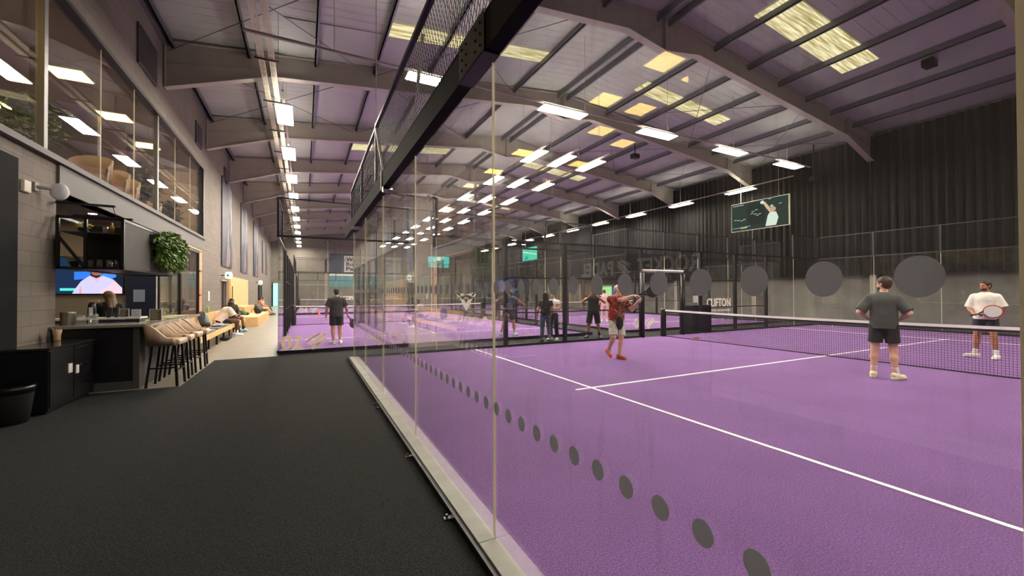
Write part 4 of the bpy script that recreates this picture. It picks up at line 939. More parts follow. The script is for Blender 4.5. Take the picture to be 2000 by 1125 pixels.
items = [(-3.3, 9.05, 1.97, 'y'), (-3.2, 9.3, 1.97, 'g'), (-3.0, 9.05, 1.97, 'g'), (-2.9, 9.1, 1.97, 'g'), (-2.8, 9.06, 1.97, 'g'), (-2.95, 9.3, 1.97, 'g'), (-2.85, 9.35, 1.97, 'g'), (-3.25, 9.2, 2.535, 'y'), (-2.9, 9.2, 2.535, 'a'), (-2.78, 9.3, 2.535, 'a'), (-3.0, 9.25, 2.535, 'g')]
pos = ['by the diagonal brace', 'behind the brace', 'beside the middle upright', 'next along from the upright', 'by the front corner', 'behind the first tumbler', 'behind the corner tumbler', 'above the brace', 'near the front corner above', 'just inside the corner above', 'above the upright']
for (x, y, z, k), nm in zip(items, pos):
    if k == 'g': tag(MB().lathe((x, y, z), [(.03, 0), (.036, .13), (.033, .13), (.028, .01), (0, .01)], 14).build('drinking_glass', M_clear, smooth=True), 'clear tumbler in the hanging cabinet %s' % nm, 'glass', 'glassware in the hanging cabinet')
    elif k == 'a': tag(MB().lathe((x, y, z), [(.03, 0), (.032, .12), (.012, .17), (.012, .2), (0, .2)], 12).build('bottle', M_amber, smooth=True), 'small amber bottle in the hanging cabinet %s' % nm, 'bottle', 'bottles in the hanging cabinet')
    else:
        tt = T('small_plant', 'yellow-green trailing plant in the hanging cabinet %s' % nm, 'plant', (x, y, z)); MB().lathe((x, y, z), [(.04, 0), (.06, .09), (0, .09)], 12).build('pot', M_pot, tt); m = MB(); leafy(m, (x, y, z+.13), (.12, .1, .07), 70, .06, random.Random(3)); m.build('foliage', M_yel, tt)
t = T('trailing_plant', 'bushy green trailing plant spilling over the side of the hanging cabinet', 'plant', (-2.6, 10.9, 2.6)); rng = random.Random(5)
MB().box(-2.655, 10.15, 2.5, -2.5, 11.75, 2.68).build('trough', M_pot, t); m = MB()
leafy(m, (-2.52, 10.95, 2.55), (.20, .88, .30), 1500, .11, rng, droop=.5); leafy(m, (-2.50, 10.75, 2.3), (.15, .62, .24), 700, .11, rng, droop=1); leafy(m, (-2.5, 11.3, 2.28), (.15, .5, .25), 500, .11, rng, droop=1); m.build('foliage', M_leaf, t)
# things on the bar
t = T('ice_bucket', 'brushed steel ice bucket at the wall end of the bar', 'bucket', (-3.40, 9.12, 1.03)); MB().lathe((-3.40, 9.12, 1.03), [(.085, 0), (.09, .01), (.09, .19), (.095, .2), (.08, .2), (.078, .03), (0, .03)], 24).build('body', mat('brushed', '#a8a49c', .3, 1), t, smooth=True); MB().lathe((-3.40, 9.12, 1.03), [(.093, .195), (.09, .215), (.0, .22)], 24).build('lid', mat('brushed', '#a8a49c'), t, smooth=True)
for (x, y, h, nm) in ((-3.23, 9.08, .16, 'beside the ice bucket'), (-3.10, 9.14, .18, 'next to the coffee flask'), (-3.16, 9.28, .15, 'behind the other jars')): tag(MB().lathe((x, y, 1.03), [(.055, 0), (.058, .02), (.058, h*.8), (.045, h), (.042, h), (.054, h*.8), (.053, .01), (0, .01)], 20).build('glass_jar', M_clear, smooth=True), 'clear glass jar %s' % nm, 'jar', 'jars on the bar')
t = T('soda_dispenser', 'dark flask with white label and wooden spoon top on the bar', 'flask', (-3.3, 9.55, 1.115)); MB().lathe((-3.3, 9.66, 1.115), [(.05, 0), (.055, .01), (.055, .17), (.045, .24), (.03, .27), (0, .27)], 18).build('body', M_blacks, t, smooth=True); MB().box(-3.32, 9.60, 1.16, -3.27, 9.606, 1.30).build('label', M_white, t); MB().tube((-3.35, 9.64, 1.40), (-3.2, 9.64, 1.415), .016, 10).build('lever', mat('wood_beige', '#b79a78'), t)
for x, nm in ((-3.09, 'closer to the flask'), (-2.985, 'closer to the menu stand')):
    tt = T('cup_stack', 'stack of tapered black cups on the white shelf, %s' % nm, 'cups', (x, 9.68, 1.115)); m = MB()
    for k in range(4): m.lathe((x, 9.68, 1.115+.022*k), [(.026, 0), (.046, .11), (.05, .115), (.043, .11), (.023, .01)], 18)
    m.build('cup', mat('cup_dark', '#2b2a33', .5), tt, smooth=True)
def menu(x, y, z, w, h, c, label, lines):
    tt = T('menu_stand', label, 'menu', (x, y, z)); MB().box(x-w/2, y, z, x+w/2, y+.015, z+h).build('holder', mat('acrylic', '#c9c6c0', .3), tt); MB().box(x-w/2+.012, y-.003, z+.015, x+w/2-.012, y, z+h-.012).build('card', mat('card'+c, c, .6), tt)
    m = MB()
    for i in range(lines): zz = z+h-.03-(h-.05)*i/lines; m.box(x-w/2+.025, y-.004, zz-.006, x+w/2-.025-.02*(i % 3), y-.003, zz)
    m.build('printed_line', mat('card_ink'+c, '#c2b98a' if c < '#8' else '#8d8d90', .6), tt)
menu(-2.86, 9.62, 1.115, .13, .155, '#3c3b34', 'small dark menu card in a clear stand on the white shelf', 6)
menu(-2.70, 9.62, 1.115, .13, .14, '#c5c6cc', 'white menu card in a clear stand beside the dark menu', 5)
menu(-2.46, 9.75, 1.03, .18, .22, '#554f48', 'largest brown menu card standing on the bar corner', 8)
for i, (y, nm) in enumerate(((9.6, 'by the stools'), (10.6, 'in the middle'), (11.4, 'toward the bench'))): tag(MB().box(-2.75, y, 1.031, -2.42, y+.62, 1.034).build('bar_mat', mat('bar_mat_green', '#a3a56a', .7, noise=(12, .3))), 'flat green patterned mat on the worktop %s' % nm, 'mat', 'mats on the worktop')
# screen over the bar back wall
def tv(name, label, org, ux, w, h, dep, shapes, base, frame_m=None, e=1.3):
    """org = lower corner, ux = direction of width"""
    o = Vector(org); ux = Vector(ux); n = ux.cross(Vector((0, 0, 1))); t = T(name, label, 'screen', tuple(o+ux*w/2))
    def P(u, v, k=0): return o+ux*w*u+Vector((0, 0, h*v))+n*k
    MB().prism([P(-.012, -.02, -.01), P(1.012, -.02, -.01), P(1.012, 1.02, -.01), P(-.012, 1.02, -.01)], -n*dep).build('casing', frame_m or M_blacks, t)
    sc_ = MB().prism([P(0, 0, -.008), P(1, 0, -.008), P(1, 1, -.008), P(0, 1, -.008)], n*.006).build('screen', emat('scr'+base, base, e), t)
    for i, (c, pts) in enumerate(shapes): MB().prism([P(u, v, .0+.0015*i) for u, v in pts], n*.001).build('screen_picture', emat('scr%s%.1f' % (c, e), c, e), sc_)
    return t
def ovl(cx, cy, rx, ry, n=16): return [(cx+rx*math.cos(2*math.pi*i/n), cy+ry*math.sin(2*math.pi*i/n)) for i in range(n)]
tv('television', 'wall television showing a person in a pale pink and blue polo shirt', (-5.75, 13.93, 1.54), (1, 0, 0), 1.58, .9, .05,
   [('#1a2a44', [(0, 0), (.55, 0), (.55, 1), (0, 1)]), ('#2f6fd0', [(.42, .38), (.62, .42), (.6, .62), (.42, .6)]), ('#3f7fe0', ovl(.82, .5, .1, .08)), ('#4fd0c0', [(.26, .08), (.44, .08), (.44, .15), (.26, .15)]),
    ('#8a5a48', ovl(.68, .62, .07, .12)), ('#b9b4e6', [(.40, .0), (.43, .12), (.50, .34), (.60, .50), (.68, .42), (.76, .5), (.88, .40), (.99, .16), (.99, .0)]), ('#e6b6c6', [(.70, .04), (.80, .0), (.99, .0), (.99, .16), (.90, .36), (.82, .2)]), ('#d98a94', [(.48, .0), (.51, .0), (.50, .2), (.485, .18)]), ('#caa0b0', [(.60, .50), (.68, .33), (.76, .5), (.72, .47), (.68, .43), (.64, .47)])], '#16202e', e=1.0)
struct('door_4', MB().box(-4.12, 13.95, -.04, XL-.02, 13.995, 2.12), mat('navy_door', '#27324a', .5, noise=(3, .1)))
tag(MB().box(-3.97, 13.935, 1.32, -3.74, 13.948, 1.64).build('door_notice', mat('paper_blue', '#a9b4cc', .7)), 'pale notice sheet taped to the navy door behind the bar', 'notice')
# glazed frame by the bench side: black posts, tan lining, copper colour painting in the orange strip light
struct('wall_snug', MB().box(-4.6, 14.1, -.3, -4.5, 19.3, 3.3), mat('snug_wall', '#b3a184', .7, noise=(1, .05))); struct('wall_tiled', MB().box(-4.49, 14.12, 0, -4.46, 17.2, 3.0), M_tile)
t = T('window_12', 'black framed opening with copper-lit edge', 'window', (XL, 16.7, 0)); t['kind'] = 'structure'
for y, wd_ in ((14.15, .07), (16.3, .14), (18.75, .10)): MB().box(XL-.06, y-wd_/2, -.04, XL+.02, y+wd_/2, 3.1).build('mullion', M_blacks, t)
MB().box(XL-.06, 14.1, 3.02, XL+.02, 18.8, 3.12).build('head_rail', M_blacks, t); M_cop = mat('copper_lit', '#d99a68', .45)  # orange glow on the trim is put into its copper colour
MB().box(XL-.02, 14.1, 3.12, XL+.03, 19.3, 3.17).box(XL-.1, 18.85, -.04, XL+.0, 19.3, 3.12).build('copper_glow_lining', M_cop, t)
for z in (2.35, 1.45): MB().box(XL-.02, 18.75, z, XL+.05, 19.12, z+.04).build('hinge', M_blacks, t)
for a, b in ((14.2, 16.2), (16.4, 18.7)): MB().box(XL-.03, a, 0, XL-.022, b, 3.02).build('pane', M_mgl, t)
tag(MB().lathe((-4.1, 17.6, 3.0), [(.0, 0), (.2, .0), (.24, .08), (.1, .16), (0, .16)], 20).build('ceiling_heater', M_blacks), 'dark round ceiling heater behind the black framed glass', 'heater')
for i, y in enumerate((14.5, 15.2, 15.9, 16.8, 17.5, 18.2)):
    loc = (-3.85, y, .78); tt = T('herb_plant', 'low %s plant in the trough behind the bar, %s along' % (('grey-green', 'dark red-leaved')[i > 3], ORD[i]), 'plant', loc, 'plants in the window trough'); MB().lathe(loc, [(.08, 0), (.11, .14), (0, .14)], 12).build('pot', M_pot, tt); m = MB(); leafy(m, (loc[0], y, 1.08), (.2, .3, .2), 150, .1, random.Random(i)); m.build('foliage', (M_leafd, M_leaf, mat('leaf_red', '#5f4034', .6))[i % 3 if i < 4 else 2], tt)
tag(MB().box(-4.1, 14.15, -.04, -3.6, 18.7, .77).build('plant_trough', M_cem), 'long cement planter trough behind the black framed glass', 'planter')
for i, (x, y) in enumerate(((-5, 11), (-5, 13), (-4.2, 10), (-4.1, 12), (-4.0, 15.2), (-4.0, 17), (-4.0, 18.6), (-6.5, 12))):
    o = MB().lathe((x, y, 3.27), [(.08, 0), (.08, .03), (0, .03)], 16).build('downlight', M_white); tag(o, 'added small round downlight in the bar ceiling, %s' % ORD[i], 'light', 'added bar downlights'); MB().lathe((x, y, 3.266), [(.07, 0), (.07, .003), (0, .003)], 16).build('diffuser', emat('added_downlight_diffuser', '#ffe3bd', 60), o)  # fixtures added to light the bar interior
# hanging screens
cyan = '#35c4c4'
tv('hanging_screen', 'large hanging screen with a white-shirted player against black, pale frame', (21.35, 14.72, 4.86), (0, -1, 0), 3.0, 1.48, .08,
   [('#27302c', [(.3, .1), (.6, .2), (.62, .9), (.3, .9)]), ('#d8e8d8', [(.62, .04), (.66, .40), (.70, .52), (.80, .5), (.84, .3), (.80, .04)]), ('#d8b89a', [(.70, .5), (.64, .66), (.58, .86), (.62, .9), (.69, .70), (.74, .56)]), ('#d8e8d8', ovl(.57, .9, .035, .06)), ('#c9a284', ovl(.75, .60, .05, .09)), ('#a8c4b0', ovl(.73, .72, .03, .04)),
    ]+[('#c8d4cc', [(x, y), (x+.05, y+.01), (x+.05, y+.03), (x, y+.02)]) for x, y in ((.36, .55), (.42, .52), (.38, .62), (.46, .46), (.50, .5), (.44, .66), (.05, .40), (.11, .38), (.17, .35), (.22, .38), (.85, .74), (.68, .96))]+
   [('#b8c0b4', [(.03, .92), (.24, .92), (.24, .945), (.03, .945)]), ('#7a9ac8', [(.03, .08), (.36, .12), (.36, .15), (.03, .11)]), ('#d8c83a', [(.18, .06), (.30, .075), (.30, .11), (.18, .095)])], '#2b3a34', mat('pale_frame', '#b9b89e', .4), e=.75)
tv('hanging_screen', 'distant hanging cyan screen showing players, along the curtain wall', (21.35, 39.3, 4.8), (0, -1, 0), 3.1, 1.5, .08, [('#c8f0dc', [(.0, .7), (1, .4), (1, .45), (0, .78)]), ('#2a9a94', [(.1, .1), (.4, .2), (.3, .5)])], '#52c8a8', e=1.2)
tv('hanging_screen', 'distant hanging cyan screen with two players, near the end wall', (15.0, 54.6, 4.95), (1, 0, 0), 3.0, 1.5, .08, [('#d8e6b8', ovl(.5, .8, .1, .2)), ('#8a7a50', [(.2, .05), (.28, .45), (.4, .5), (.45, .1), (.5, .4), (.62, .5), (.72, .45), (.8, .05), (.7, .1), (.6, .3), (.5, .1), (.35, .3)])], cyan, e=1.2)
for p, z in (((21.38, 14.2), 6.36), ((21.38, 12.2), 6.36), ((21.38, 38.7), 6.35), ((21.38, 36.7), 6.35), ((15.5, 54.65), 6.45), ((17.5, 54.65), 6.45)): tag(MB().tube((p[0], p[1], z), (p[0], p[1], roofz(p[0])), .012, 6).build('screen_rod', M_steel), 'thin steel rod on the %s side of the %s' % ('end wall' if p in ((21.38, 14.2), (21.38, 38.7), (17.5, 54.65)) else 'entrance', 'large black screen' if p[1] < 20 else ('cyan screen by the curtains' if p[1] < 50 else 'cyan screen at the end wall')), 'rod', 'rods of the hanging screens')
# end wall posters
t = T('wall_poster', 'large dark poster with a white text box reading We are Rocket Padel', 'poster', (5.5, YF, 4.2)); MB().box(2.8, YF-.06, 4.0, 8.6, YF-.01, 6.5).build('sheet', mat('poster_navy', '#3b4350', .6, noise=(.8, .2)), t); MB().box(4.5, YF-.075, 4.15, 8.4, YF-.061, 6.25).build('text_box', mat('poster_white', '#b9b8b4', .6), t)
m = put_text(MB(), 'We are', 1, (4.75, YF-.08, 5.55), X_, fit=(2.3, .5), offset=.03); put_text(m, 'Rocket', 1, (4.75, YF-.08, 4.95), X_, fit=(2.3, .48), offset=.03); put_text(m, 'Padel', 1, (4.75, YF-.08, 4.35), X_, fit=(1.9, .5), offset=.03); m.build('lettering', mat('ink', '#2a2c33', .6), t)
t = T('wall_poster', 'teal poster with small players below the dark text poster', 'poster', (5.5, YF, 2.2)); MB().box(2.8, YF-.06, 2.3, 8.6, YF-.01, 3.95).build('sheet', mat('poster_teal', '#4f8f97', .6), t); MB().box(2.8, YF-.07, 3.7, 8.6, YF-.061, 3.95).build('white_band', M_white, t); m = MB()
for x in (4.8, 6.4): m.ell((x, YF-.08, 3.5), (.13, .01, .15), 10, 6).bar((x, YF-.08, 3.35), (x+.1, YF-.08, 2.8), .25, .02).bar((x+.1, YF-.08, 2.85), (x+.3, YF-.08, 2.45), .12, .02)
m.build('print_figure', mat('print_skin', '#9a6f58', .6), t)
struct('trim_4', MB().box(-.6, YF-.05, 2.5, 2.6, YF, 2.6).box(2.55, YF-.05, 0, 2.65, YF, 8), M_steel)
# speakers under the roof
for (x, y, z, nm) in ((18.2, 5.6, 8.95, 'over the front court near the curtains'), (22.2, 11.0, 7.0, 'by the curtains behind the light rail'), (15.4, 16.0, 8.6, 'between the skylights and the curtain wall')):
    tt = T('speaker', 'small black loudspeaker hung under the roof %s' % nm, 'speaker', (x, y, z)); MB().box(x-.2, y-.15, z-.1, x+.2, y+.15, z+.14).build('cabinet', M_black, tt, bevel=.03); MB().box(x-.02, y-.02, z+.14, x+.02, y+.02, roofz(x)-.04).build('bracket', M_black, tt)
# small red-orange training gear seen through court 02
t = T('training_cone', 'small orange cone beyond the net of court 02', 'cone', (.9, 31, 0)); MB().lathe((.9, 31, 0), [(.14, 0), (.14, .02), (.09, .03), (.015, .34), (0, .34)], 14).build('cone', mat('cone_orange', '#e0642a', .5), t)
tag(MB().lathe((20.3, 9.41, .03), [(0, -.033), (.02, -.026), (.033, 0), (.02, .026), (0, .033)], 12).build('ball', mat('ball_yellow', '#d6e23a', .8), smooth=True), 'small yellow ball on the turf beyond the net', 'ball')
tag(MB().ell((11.5, 9.2, .03), (.15, .07, .03), 12, 6).build('grip_wrap', mat('orange_rag', '#a8644a', .8)), 'small orange-brown item lying at the foot of the net', 'item')
# ------------------------------------------------------------------ people
def plaid():
    m = mat('plaid', '#3a4252', .85); nt = m.node_tree; N = nt.nodes.new; L = nt.links.new; tc = N('ShaderNodeTexCoord')
    c = N('ShaderNodeTexChecker'); c.inputs['Scale'].default_value = 22; c.inputs[1].default_value = lin('#39425a'); c.inputs[2].default_value = lin('#6c7488'); L(tc.outputs['Object'], c.inputs[0]); L(c.outputs[0], nt.nodes['Principled BSDF'].inputs['Base Color']); return m
def pattern(name, cols, scale, axis=None):
    m = mat(name, cols[0], .8); nt = m.node_tree; N = nt.nodes.new; L = nt.links.new; tc = N('ShaderNodeTexCoord'); n = N('ShaderNodeTexNoise'); n.inputs['Scale'].default_value = scale; n.inputs['Detail'].default_value = 3
    mp = N('ShaderNodeMapping'); mp.inputs['Scale'].default_value = axis or (1, 1, 1); L(tc.outputs['Object'], mp.inputs[0]); L(mp.outputs[0], n.inputs['Vector'])
    r = N('ShaderNodeValToRGB'); r.color_ramp.interpolation = 'CONSTANT'; k = len(cols)
    while len(r.color_ramp.elements) < k: r.color_ramp.elements.new(.5)
    for i, c in enumerate(cols): r.color_ramp.elements[i].position = 0 if i == 0 else .40+.22*(i-1)/max(1, k-1); r.color_ramp.elements[i].color = lin(c)
    L(n.outputs['Fac'], r.inputs[0]); L(r.outputs[0], nt.nodes['Principled BSDF'].inputs['Base Color']); return m
person('person in dark grey T-shirt and black shorts seen from behind, hands at waist', (9.12, 3.44, 0), R(-69), dict(
    shR=(.175, 0, 1.37), shL=(-.175, 0, 1.37), elR=(.32, -.06, 1.13), elL=(-.32, -.06, 1.13), wrR=(.19, .13, 1.0), wrL=(-.19, .13, 1.0), hR=(-.8, .5, -.1), hL=(.8, .5, -.1),
    knR=(.12, .02, .49), knL=(-.12, .0, .49), anR=(.14, -.03, .09), anL=(-.14, -.02, .09), toR=(.24, .10, .03), toL=(-.13, .15, .03)), look=R(62), skin='pale', hair='#3d2a1e', shirt='#4c504c', sleeve=.88, hem=.86, shorts='#1d1d21', leg=.70, sock='#e6e2dc', shoe='#e2d9b4', H=1.79, h=.0085, beard=True, wide=1.0, loose=.012)
person('person in white T-shirt and navy shorts holding a racket behind the net', (13.75, 3.36, 0), R(88), dict(
    shR=(.17, 0, 1.37), shL=(-.17, 0, 1.37), elR=(.25, .0, 1.12), elL=(-.26, .0, 1.13), wrR=(.12, .22, 1.0), wrL=(-.10, .24, 1.02), hR=(-.9, .25, 0), hL=(.9, .2, -.2),
    knR=(.13, .03, .49), knL=(-.12, .02, .49), anR=(.17, -.02, .09), anL=(-.15, -.02, .09), toR=(.33, .12, .03), toL=(-.15, .16, .03)), look=R(-22), skin='tan', hair='#231b17', shirt='#e3dfd4', sleeve=.92, hem=.88, shorts='#232838', leg=.55, sock='#efece6', shoe='#ece8de', H=1.77, h=.0085, beard=True, wide=1.0, loose=.018)
racket('white and red padel racket held across the waist of the white-shirted player', (13.44, 3.50, .98), Vector((.12, -.95, .28)), '#cfd2cd', '#b8352c')
red = person('bald person in red patterned open shirt swinging both arms forward', (6.42, 7.3, 0), R(165), dict(
    pel=(0, 0, .96), neck=(-.01, .03, 1.45), head=(-.03, .06, 1.60), shR=(.17, .05, 1.38), shL=(-.18, -.0, 1.36), elR=(.0, .26, 1.36), wrR=(-.22, .38, 1.46), elL=(-.34, .10, 1.13), wrL=(-.42, .28, 1.34), hR=(-.8, .5, .1), hL=(-.1, .8, .4),
    knR=(.14, .14, .52), anR=(.17, -.06, .20), toR=(.17, .08, .06), knL=(-.08, .08, .50), anL=(-.06, .02, .09), toL=(-.11, .20, .03)), look=R(38), nod=-.1, skin='pale', hair='#888', bald=True, shirtmat=pattern('red_shirt', ['#8e1f22', '#a8322c', '#5a1416', '#b8744a'], 9), sleeve=.70, hem=.84,
    shortsmat=pattern('light_shorts', ['#c9c2b6', '#9c958a', '#d6d0c4'], 16, (3, 3, .6)), leg=.92, sock='#b8a79c', shoe='#c4563a', H=1.74, h=.0085, loose=.02, shorts='#ccc')
sdf_obj('inner_shirt', [ell((-.01, .115, 1.20), (.075, .075, .24), None, .02), ell((-.01, .12, .98), (.085, .07, .16), None, .02)], .012, pattern('dark_print', ['#1a1a1c', '#1a1a1c', '#4d6a3a', '#8a4a4a'], 14), red)
sdf_obj('hanging_pouch', [ell((.0, .17, .84), (.085, .05, .16), None, .02)], .012, mat('pouch_black', '#141416', .7), red)
racket('dark padel racket held up in front of the red-shirted player', (6.63, 6.84, 1.47), Vector((.75, -.6, .2)), '#33302f', '#8a8480')
person('person in dark T-shirt and shorts standing on court 02, back turned', (.87, 13.42, 0), R(2), dict(
    elR=(.29, -.03, 1.12), wrR=(.33, .08, .90), elL=(-.28, -.03, 1.12), wrL=(-.30, .04, .89), knR=(.10, .01, .49), knL=(-.10, .01, .49), anR=(.10, -.03, .09), anL=(-.10, -.03, .09)), look=R(0), skin='light', hair='#1f1a1a', shirt='#333433', sleeve=.8, hem=.86, shorts='#23242b', leg=.78, sock='#e8e5e0', shoe='#dfe3e0', H=1.68, h=.010, wide=1.1, loose=.012)
racket('dark padel racket hanging from the hand of the player on court 02', (1.20, 13.50, .82), (R(200), R(-38), 0), '#2a2a2c', '#6a3a30')
person('person in blue-grey shirt and white cap with arms spread on court 02', (6.46, 13.0, 0), R(-50), dict(
    shR=(.19, .02, 1.38), elR=(.36, .18, 1.24), wrR=(.50, .34, 1.12), elL=(-.40, .02, 1.30), wrL=(-.60, .06, 1.22), neck=(0, .05, 1.44), head=(0, .08, 1.60), knR=(.2, .06, .49), anR=(.26, 0, .09), toR=(.3, .17, .03), knL=(-.16, .05, .49), anL=(-.26, -.06, .09), toL=(-.28, .1, .03)), skin='tan', hair='#2a2220', shirt='#4a5670', sleeve=.8, shorts='#1c2028', leg=.75, sock='#dedbd6', shoe='#b9dfe0', H=1.70, h=.011, cap_c='#e8e8e6')
person('person with long dark hair in black top and long plaid trousers', (6.78, 10.98, -.04), R(-20), dict(elR=(.25, .0, 1.12), wrR=(.20, .10, .92)), skin='light', hair='#1d1614', longhair=True, shirt='#2a2a2d', sleeve=.5, hem=.92, shortsmat=plaid(), shorts='#333', leg=1.85, shoe='#2a2624', H=1.60, h=.010)
person('person with tied-back hair in white top and wide dark trousers', (7.25, 11.25, -.04), R(115), dict(elL=(-.24, .05, 1.14), wrL=(-.05, .22, 1.12), hL=(.9, .2, .1)), skin='light', hair='#2c1d16', shirt='#dcd8d2', sleeve=.4, hem=.98, shorts='#23242c', leg=1.9, shoe='#d8d4cc', H=1.60, h=.010)
ph = person('person in black sleeveless top holding a phone up to the face', (8.8, 11.15, -.04), R(142), dict(elR=(.36, .12, 1.22), wrR=(.10, .28, 1.44), elL=(-.36, .12, 1.22), wrL=(-.10, .28, 1.44), hR=(-.4, .1, .9), hL=(.4, .1, .9), knR=(.16, .01, .49), knL=(-.15, .01, .49), anR=(.20, -.03, .09), anL=(-.19, -.03, .09), toR=(.27, .12, .03), toL=(-.26, .12, .03)), skin='tan', hair='#261d18', shirt='#2b2b2c', sleeve=.12, hem=.84, shorts='#1d1d20', leg=.95, sock='#26262a', shoe='#5a5a5e', H=1.76, h=.010, loose=.015)
tag(MB().box(8.57, 10.86, 1.46, 8.66, 10.875, 1.60).build('phone', M_blacks), 'black phone held up by the person in the sleeveless top', 'phone')
person('person in pink clothes far off on court 03', (13.83, 16.64, 0), R(-20), skin='light', hair='#3a2a20', shirt='#d9a8b0', sleeve=.7, shorts='#cf9aa4', leg=.6, shoe='#e0dcd6', H=1.66, h=.014)
sit = dict(pel=(0, 0, .56), neck=(0, .24, .98), head=(0, .33, 1.10), shR=(.19, .22, .93), shL=(-.19, .22, .93), elR=(.24, .34, .70), elL=(-.24, .34, .70), wrR=(.08, .50, .62), wrL=(-.06, .52, .62), hR=(-.6, .7, .1), hL=(.6, .7, .1), hipR=(.10, .02, .53), hipL=(-.10, .02, .53), knR=(.16, .46, .51), knL=(-.16, .46, .51), anR=(.16, .44, .09), anL=(-.16, .44, .09), toR=(.19, .62, .03), toL=(-.19, .62, .03))
person('seated person in white shirt and black shorts, leaning forward on the bench', (-2.72, 18.05, -.04), R(-68), sit, look=R(-40), skin='dark', hair='#15110f', shirt='#dccfc4', sleeve=.9, hem=.90, shorts='#1b1b1d', leg=.60, sock='#e8e5e0', shoe='#dcdde2', H=1.84, h=.010, loose=.02, wide=1.12)
sit2 = dict(sit); sit2.update(neck=(0, .02, 1.06), head=(0, .05, 1.20), shR=(.19, .0, 1.0), shL=(-.19, .0, 1.0), elR=(.25, .05, .74), elL=(-.25, .05, .74), wrR=(.16, .30, .66), wrL=(-.16, .30, .66), knR=(.14, .46, .53), anR=(.14, .74, .12), toR=(.15, .92, .06), knL=(-.14, .46, .53), anL=(-.12, .64, .09), toL=(-.12, .82, .03))
person('second seated person with outstretched bare legs and pale blue shoes', (-2.72, 20.45, -.04), R(-140), sit2, skin='dark', hair='#15110f', shirt='#2a2a2e', sleeve=.8, hem=.92, shorts='#1d1e20', leg=.55, sock='#26262a', shoe='#9fd0d8', H=1.80, h=.011)
person('distant seated person in tan top at the far seating', (-2.75, 33.2, -.04), R(-60), sit2, skin='tan', hair='#1d1614', shirt='#c59c84', sleeve=.6, hem=.92, shorts='#cbb184', leg=1.7, shoe='#3a3a3c', H=1.75, h=.014)
person('distant seated person in pale top next to the tan-dressed one', (-2.72, 34.6, -.04), R(-100), sit2, skin='tan', hair='#2a1d16', shirt='#b9a79a', sleeve=.6, hem=.92, shorts='#2a2a2e', leg=1.7, shoe='#3a3a3c', H=1.70, h=.014)
person('person with long fair hair in a black top working behind the bar', (-3.92, 12.3, -.04), R(35), dict(elR=(.26, .12, 1.13), wrR=(.20, .35, 1.08), elL=(-.26, .12, 1.13), wrL=(-.20, .35, 1.08), neck=(0, .03, 1.45), head=(0, .07, 1.60)), look=R(20), nod=.15, skin='light', hair='#6b5030', longhair=True, shirt='#1b1b1e', sleeve=1.3, hem=.92, shorts='#1c1c20', leg=1.9, shoe='#222', H=1.66, h=.011)
# ------------------------------------------------------------------ bags and clothes by the bench
tag(MB().box(-3.0, 31.5, -.04, -2.45, 36.0, .45).build('black_bench', M_blacks, bevel=.02), 'long black bench under the far seated people', 'bench')
def duffel(p, q, r, body, trim, label):
    t = T('sports_bag', label, 'bag', p); p = Vector(p); q = Vector(q); d = q-p; m = MB(); k = 10; n = 14; u = d.cross(Vector((0, 0, 1))).normalized() if abs(d.normalized().z) < .95 else Vector((1, 0, 0)); v = u.cross(d).normalized(); vs = []
    for i in range(k+1):
        s_ = i/k; rr = r*(.55+.45*math.sin(math.pi*min(1, max(0, .08+.84*s_)))**.5)*(1-.25*s_)
        for j in range(n): a = 2*math.pi*j/n; vs.append(p+d*s_+u*rr*math.cos(a)+v*rr*.7*math.sin(a))
    m.add(vs, [(i*n+j, i*n+(j+1) % n, (i+1)*n+(j+1) % n, (i+1)*n+j) for i in range(k) for j in range(n)]+[tuple(range(n-1, -1, -1)), tuple(range(k*n, k*n+n))]); m.build('bag_body', mat('bag_'+body, body, .6), t, smooth=True)
    m = MB(); a = p+d*.15+u*r*.75; b = p+d*.75+u*r*.75; m.bar(a, b, r*.7, .02, up=tuple(u)); m.build('side_panel', mat('bagtrim_'+trim, trim, .5), t)
    m = MB(); c0 = p+d*.3+v*r*.6; c1 = p+d*.7+v*r*.55; m.path([c0, c0+v*.12+d*.08, c1+v*.12-d*.08, c1], .012, 6); m.build('handle', M_blacks, t)
duffel((-2.62, 15.0, .58), (-2.86, 15.75, .92), .15, '#2a2f30', '#6fa58a', 'green and black racket bag leaning on the bench back')
duffel((-3.0, 23.1, .72), (-2.5, 23.9, .52), .17, '#252528', '#3f8a4a', 'dark racket bag with green base on the lower plywood step')
t = T('backpack', 'black backpack standing on the plywood step', 'backpack', (-2.3, 26.3, .41)); sdf_obj('bag_body', [ell((0, 0, .24), (.17, .26, .25), None, .02), ell((.12, 0, .16), (.09, .19, .15), None, .03), ('clip', A3((0, 0, 0)), A3((0, 0, -1)))], .02, M_blacks, t); MB().path([(-2.4, 26.2, .85), (-2.38, 26.3, .95), (-2.4, 26.4, .85)], .012, 6).build('handle', M_black, t)
for i, (y, c, nm) in enumerate(((28.0, '#1c1c1f', 'after the backpack'), (30.3, '#232326', 'beside the far black bench'))): tag(MB().ell((-2.4, y, .60 if y < 29 else .15), (.25, .5, .2), 16, 10).build('kit_bag', mat('kit'+c, c, .7), smooth=True), 'large soft black kit bag %s' % nm, 'bag')
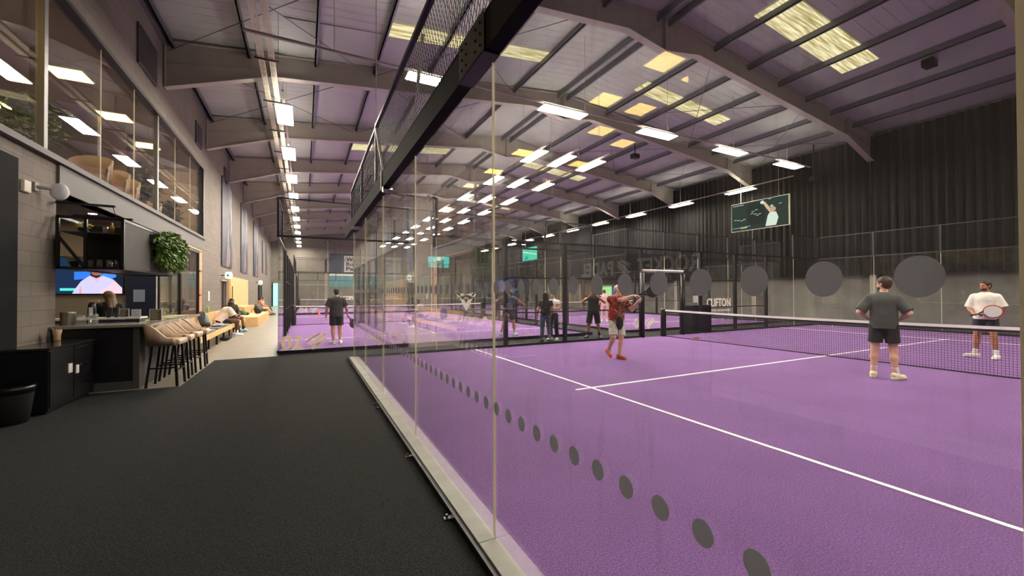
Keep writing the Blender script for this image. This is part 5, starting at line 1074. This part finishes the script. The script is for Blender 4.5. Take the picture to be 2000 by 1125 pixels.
def cloth(x, y, z, rx, ry, c, label):
    n = 14; vs = []; rng = random.Random(int(y*10))
    ph_ = rng.random()*6
    for i in range(n+1):
        for j in range(n+1):
            u, v = i/n*2-1, j/n*2-1; e = max(0, 1-(abs(u)**3+abs(v)**3)*.6); vs.append((x+rx*u*(1+.1*math.sin(5*v+ph_)), y+ry*v*(1+.12*math.sin(4*u+ph_)), z+.10*e*(.55+.45*math.sin(6*u+ph_)*math.cos(5*v))))
    m = MB().add(vs, [(i*(n+1)+j, (i+1)*(n+1)+j, (i+1)*(n+1)+j+1, i*(n+1)+j+1) for i in range(n) for j in range(n)]); o = m.build('folded_clothing', mat('cl'+c, c, .9), smooth=True); s_ = o.modifiers.new('s', 'SOLIDIFY'); s_.thickness = .01; s_.offset = 1; tag(o, label, 'clothing')
cloth(-2.62, 13.4, .47, .24, .35, '#2c3550', 'crumpled navy clothing on the bench pad'); cloth(-2.58, 14.2, .47, .22, .3, '#c9c2a4', 'crumpled cream towel on the bench'); cloth(-2.5, 16.3, .47, .16, .32, '#8d8f96', 'grey cloth beside the seated white-shirted person')
t = T('water_bottle', 'clear bottle with white cap standing on the bench by the stools', 'bottle', (-2.85, 13.9, .46)); MB().lathe((-2.85, 13.9, .46), [(.035, 0), (.04, .02), (.04, .2), (.018, .25), (0, .25)], 14).build('body', mat('bottle_blue', '#a8bcc8', .2), t, smooth=True); MB().lathe((-2.85, 13.9, .71), [(.02, 0), (.02, .035), (0, .035)], 12).build('cap', M_white, t)
tag(MB().lathe((-2.965, 17.3, .861), [(.033, 0), (.036, .01), (.036, .19), (.03, .21), (0, .21)], 14).build('drink_can', mat('can_green', '#9ab03a', .4), smooth=True), 'yellow-green drink bottle on the bench back', 'bottle')
for i, y in enumerate((16.4, 16.75)): tag(MB().ell((-2.35, y, .03), (.15, .06, .07), 14, 8).build('trainer', mat('trainer_black', '#232225', .7), smooth=True), 'black trainer on the floor under the bench, %s' % ('closer to the stools', 'closer to the seated person')[i], 'shoe', 'trainers under the bench')
tag(MB().lathe((-2.32, 19.35, -.04), [(.045, 0), (.045, .26), (.03, .3), (0, .3)], 14).build('flask', M_blacks, smooth=True), 'dark flask on the floor between the seated people', 'flask')
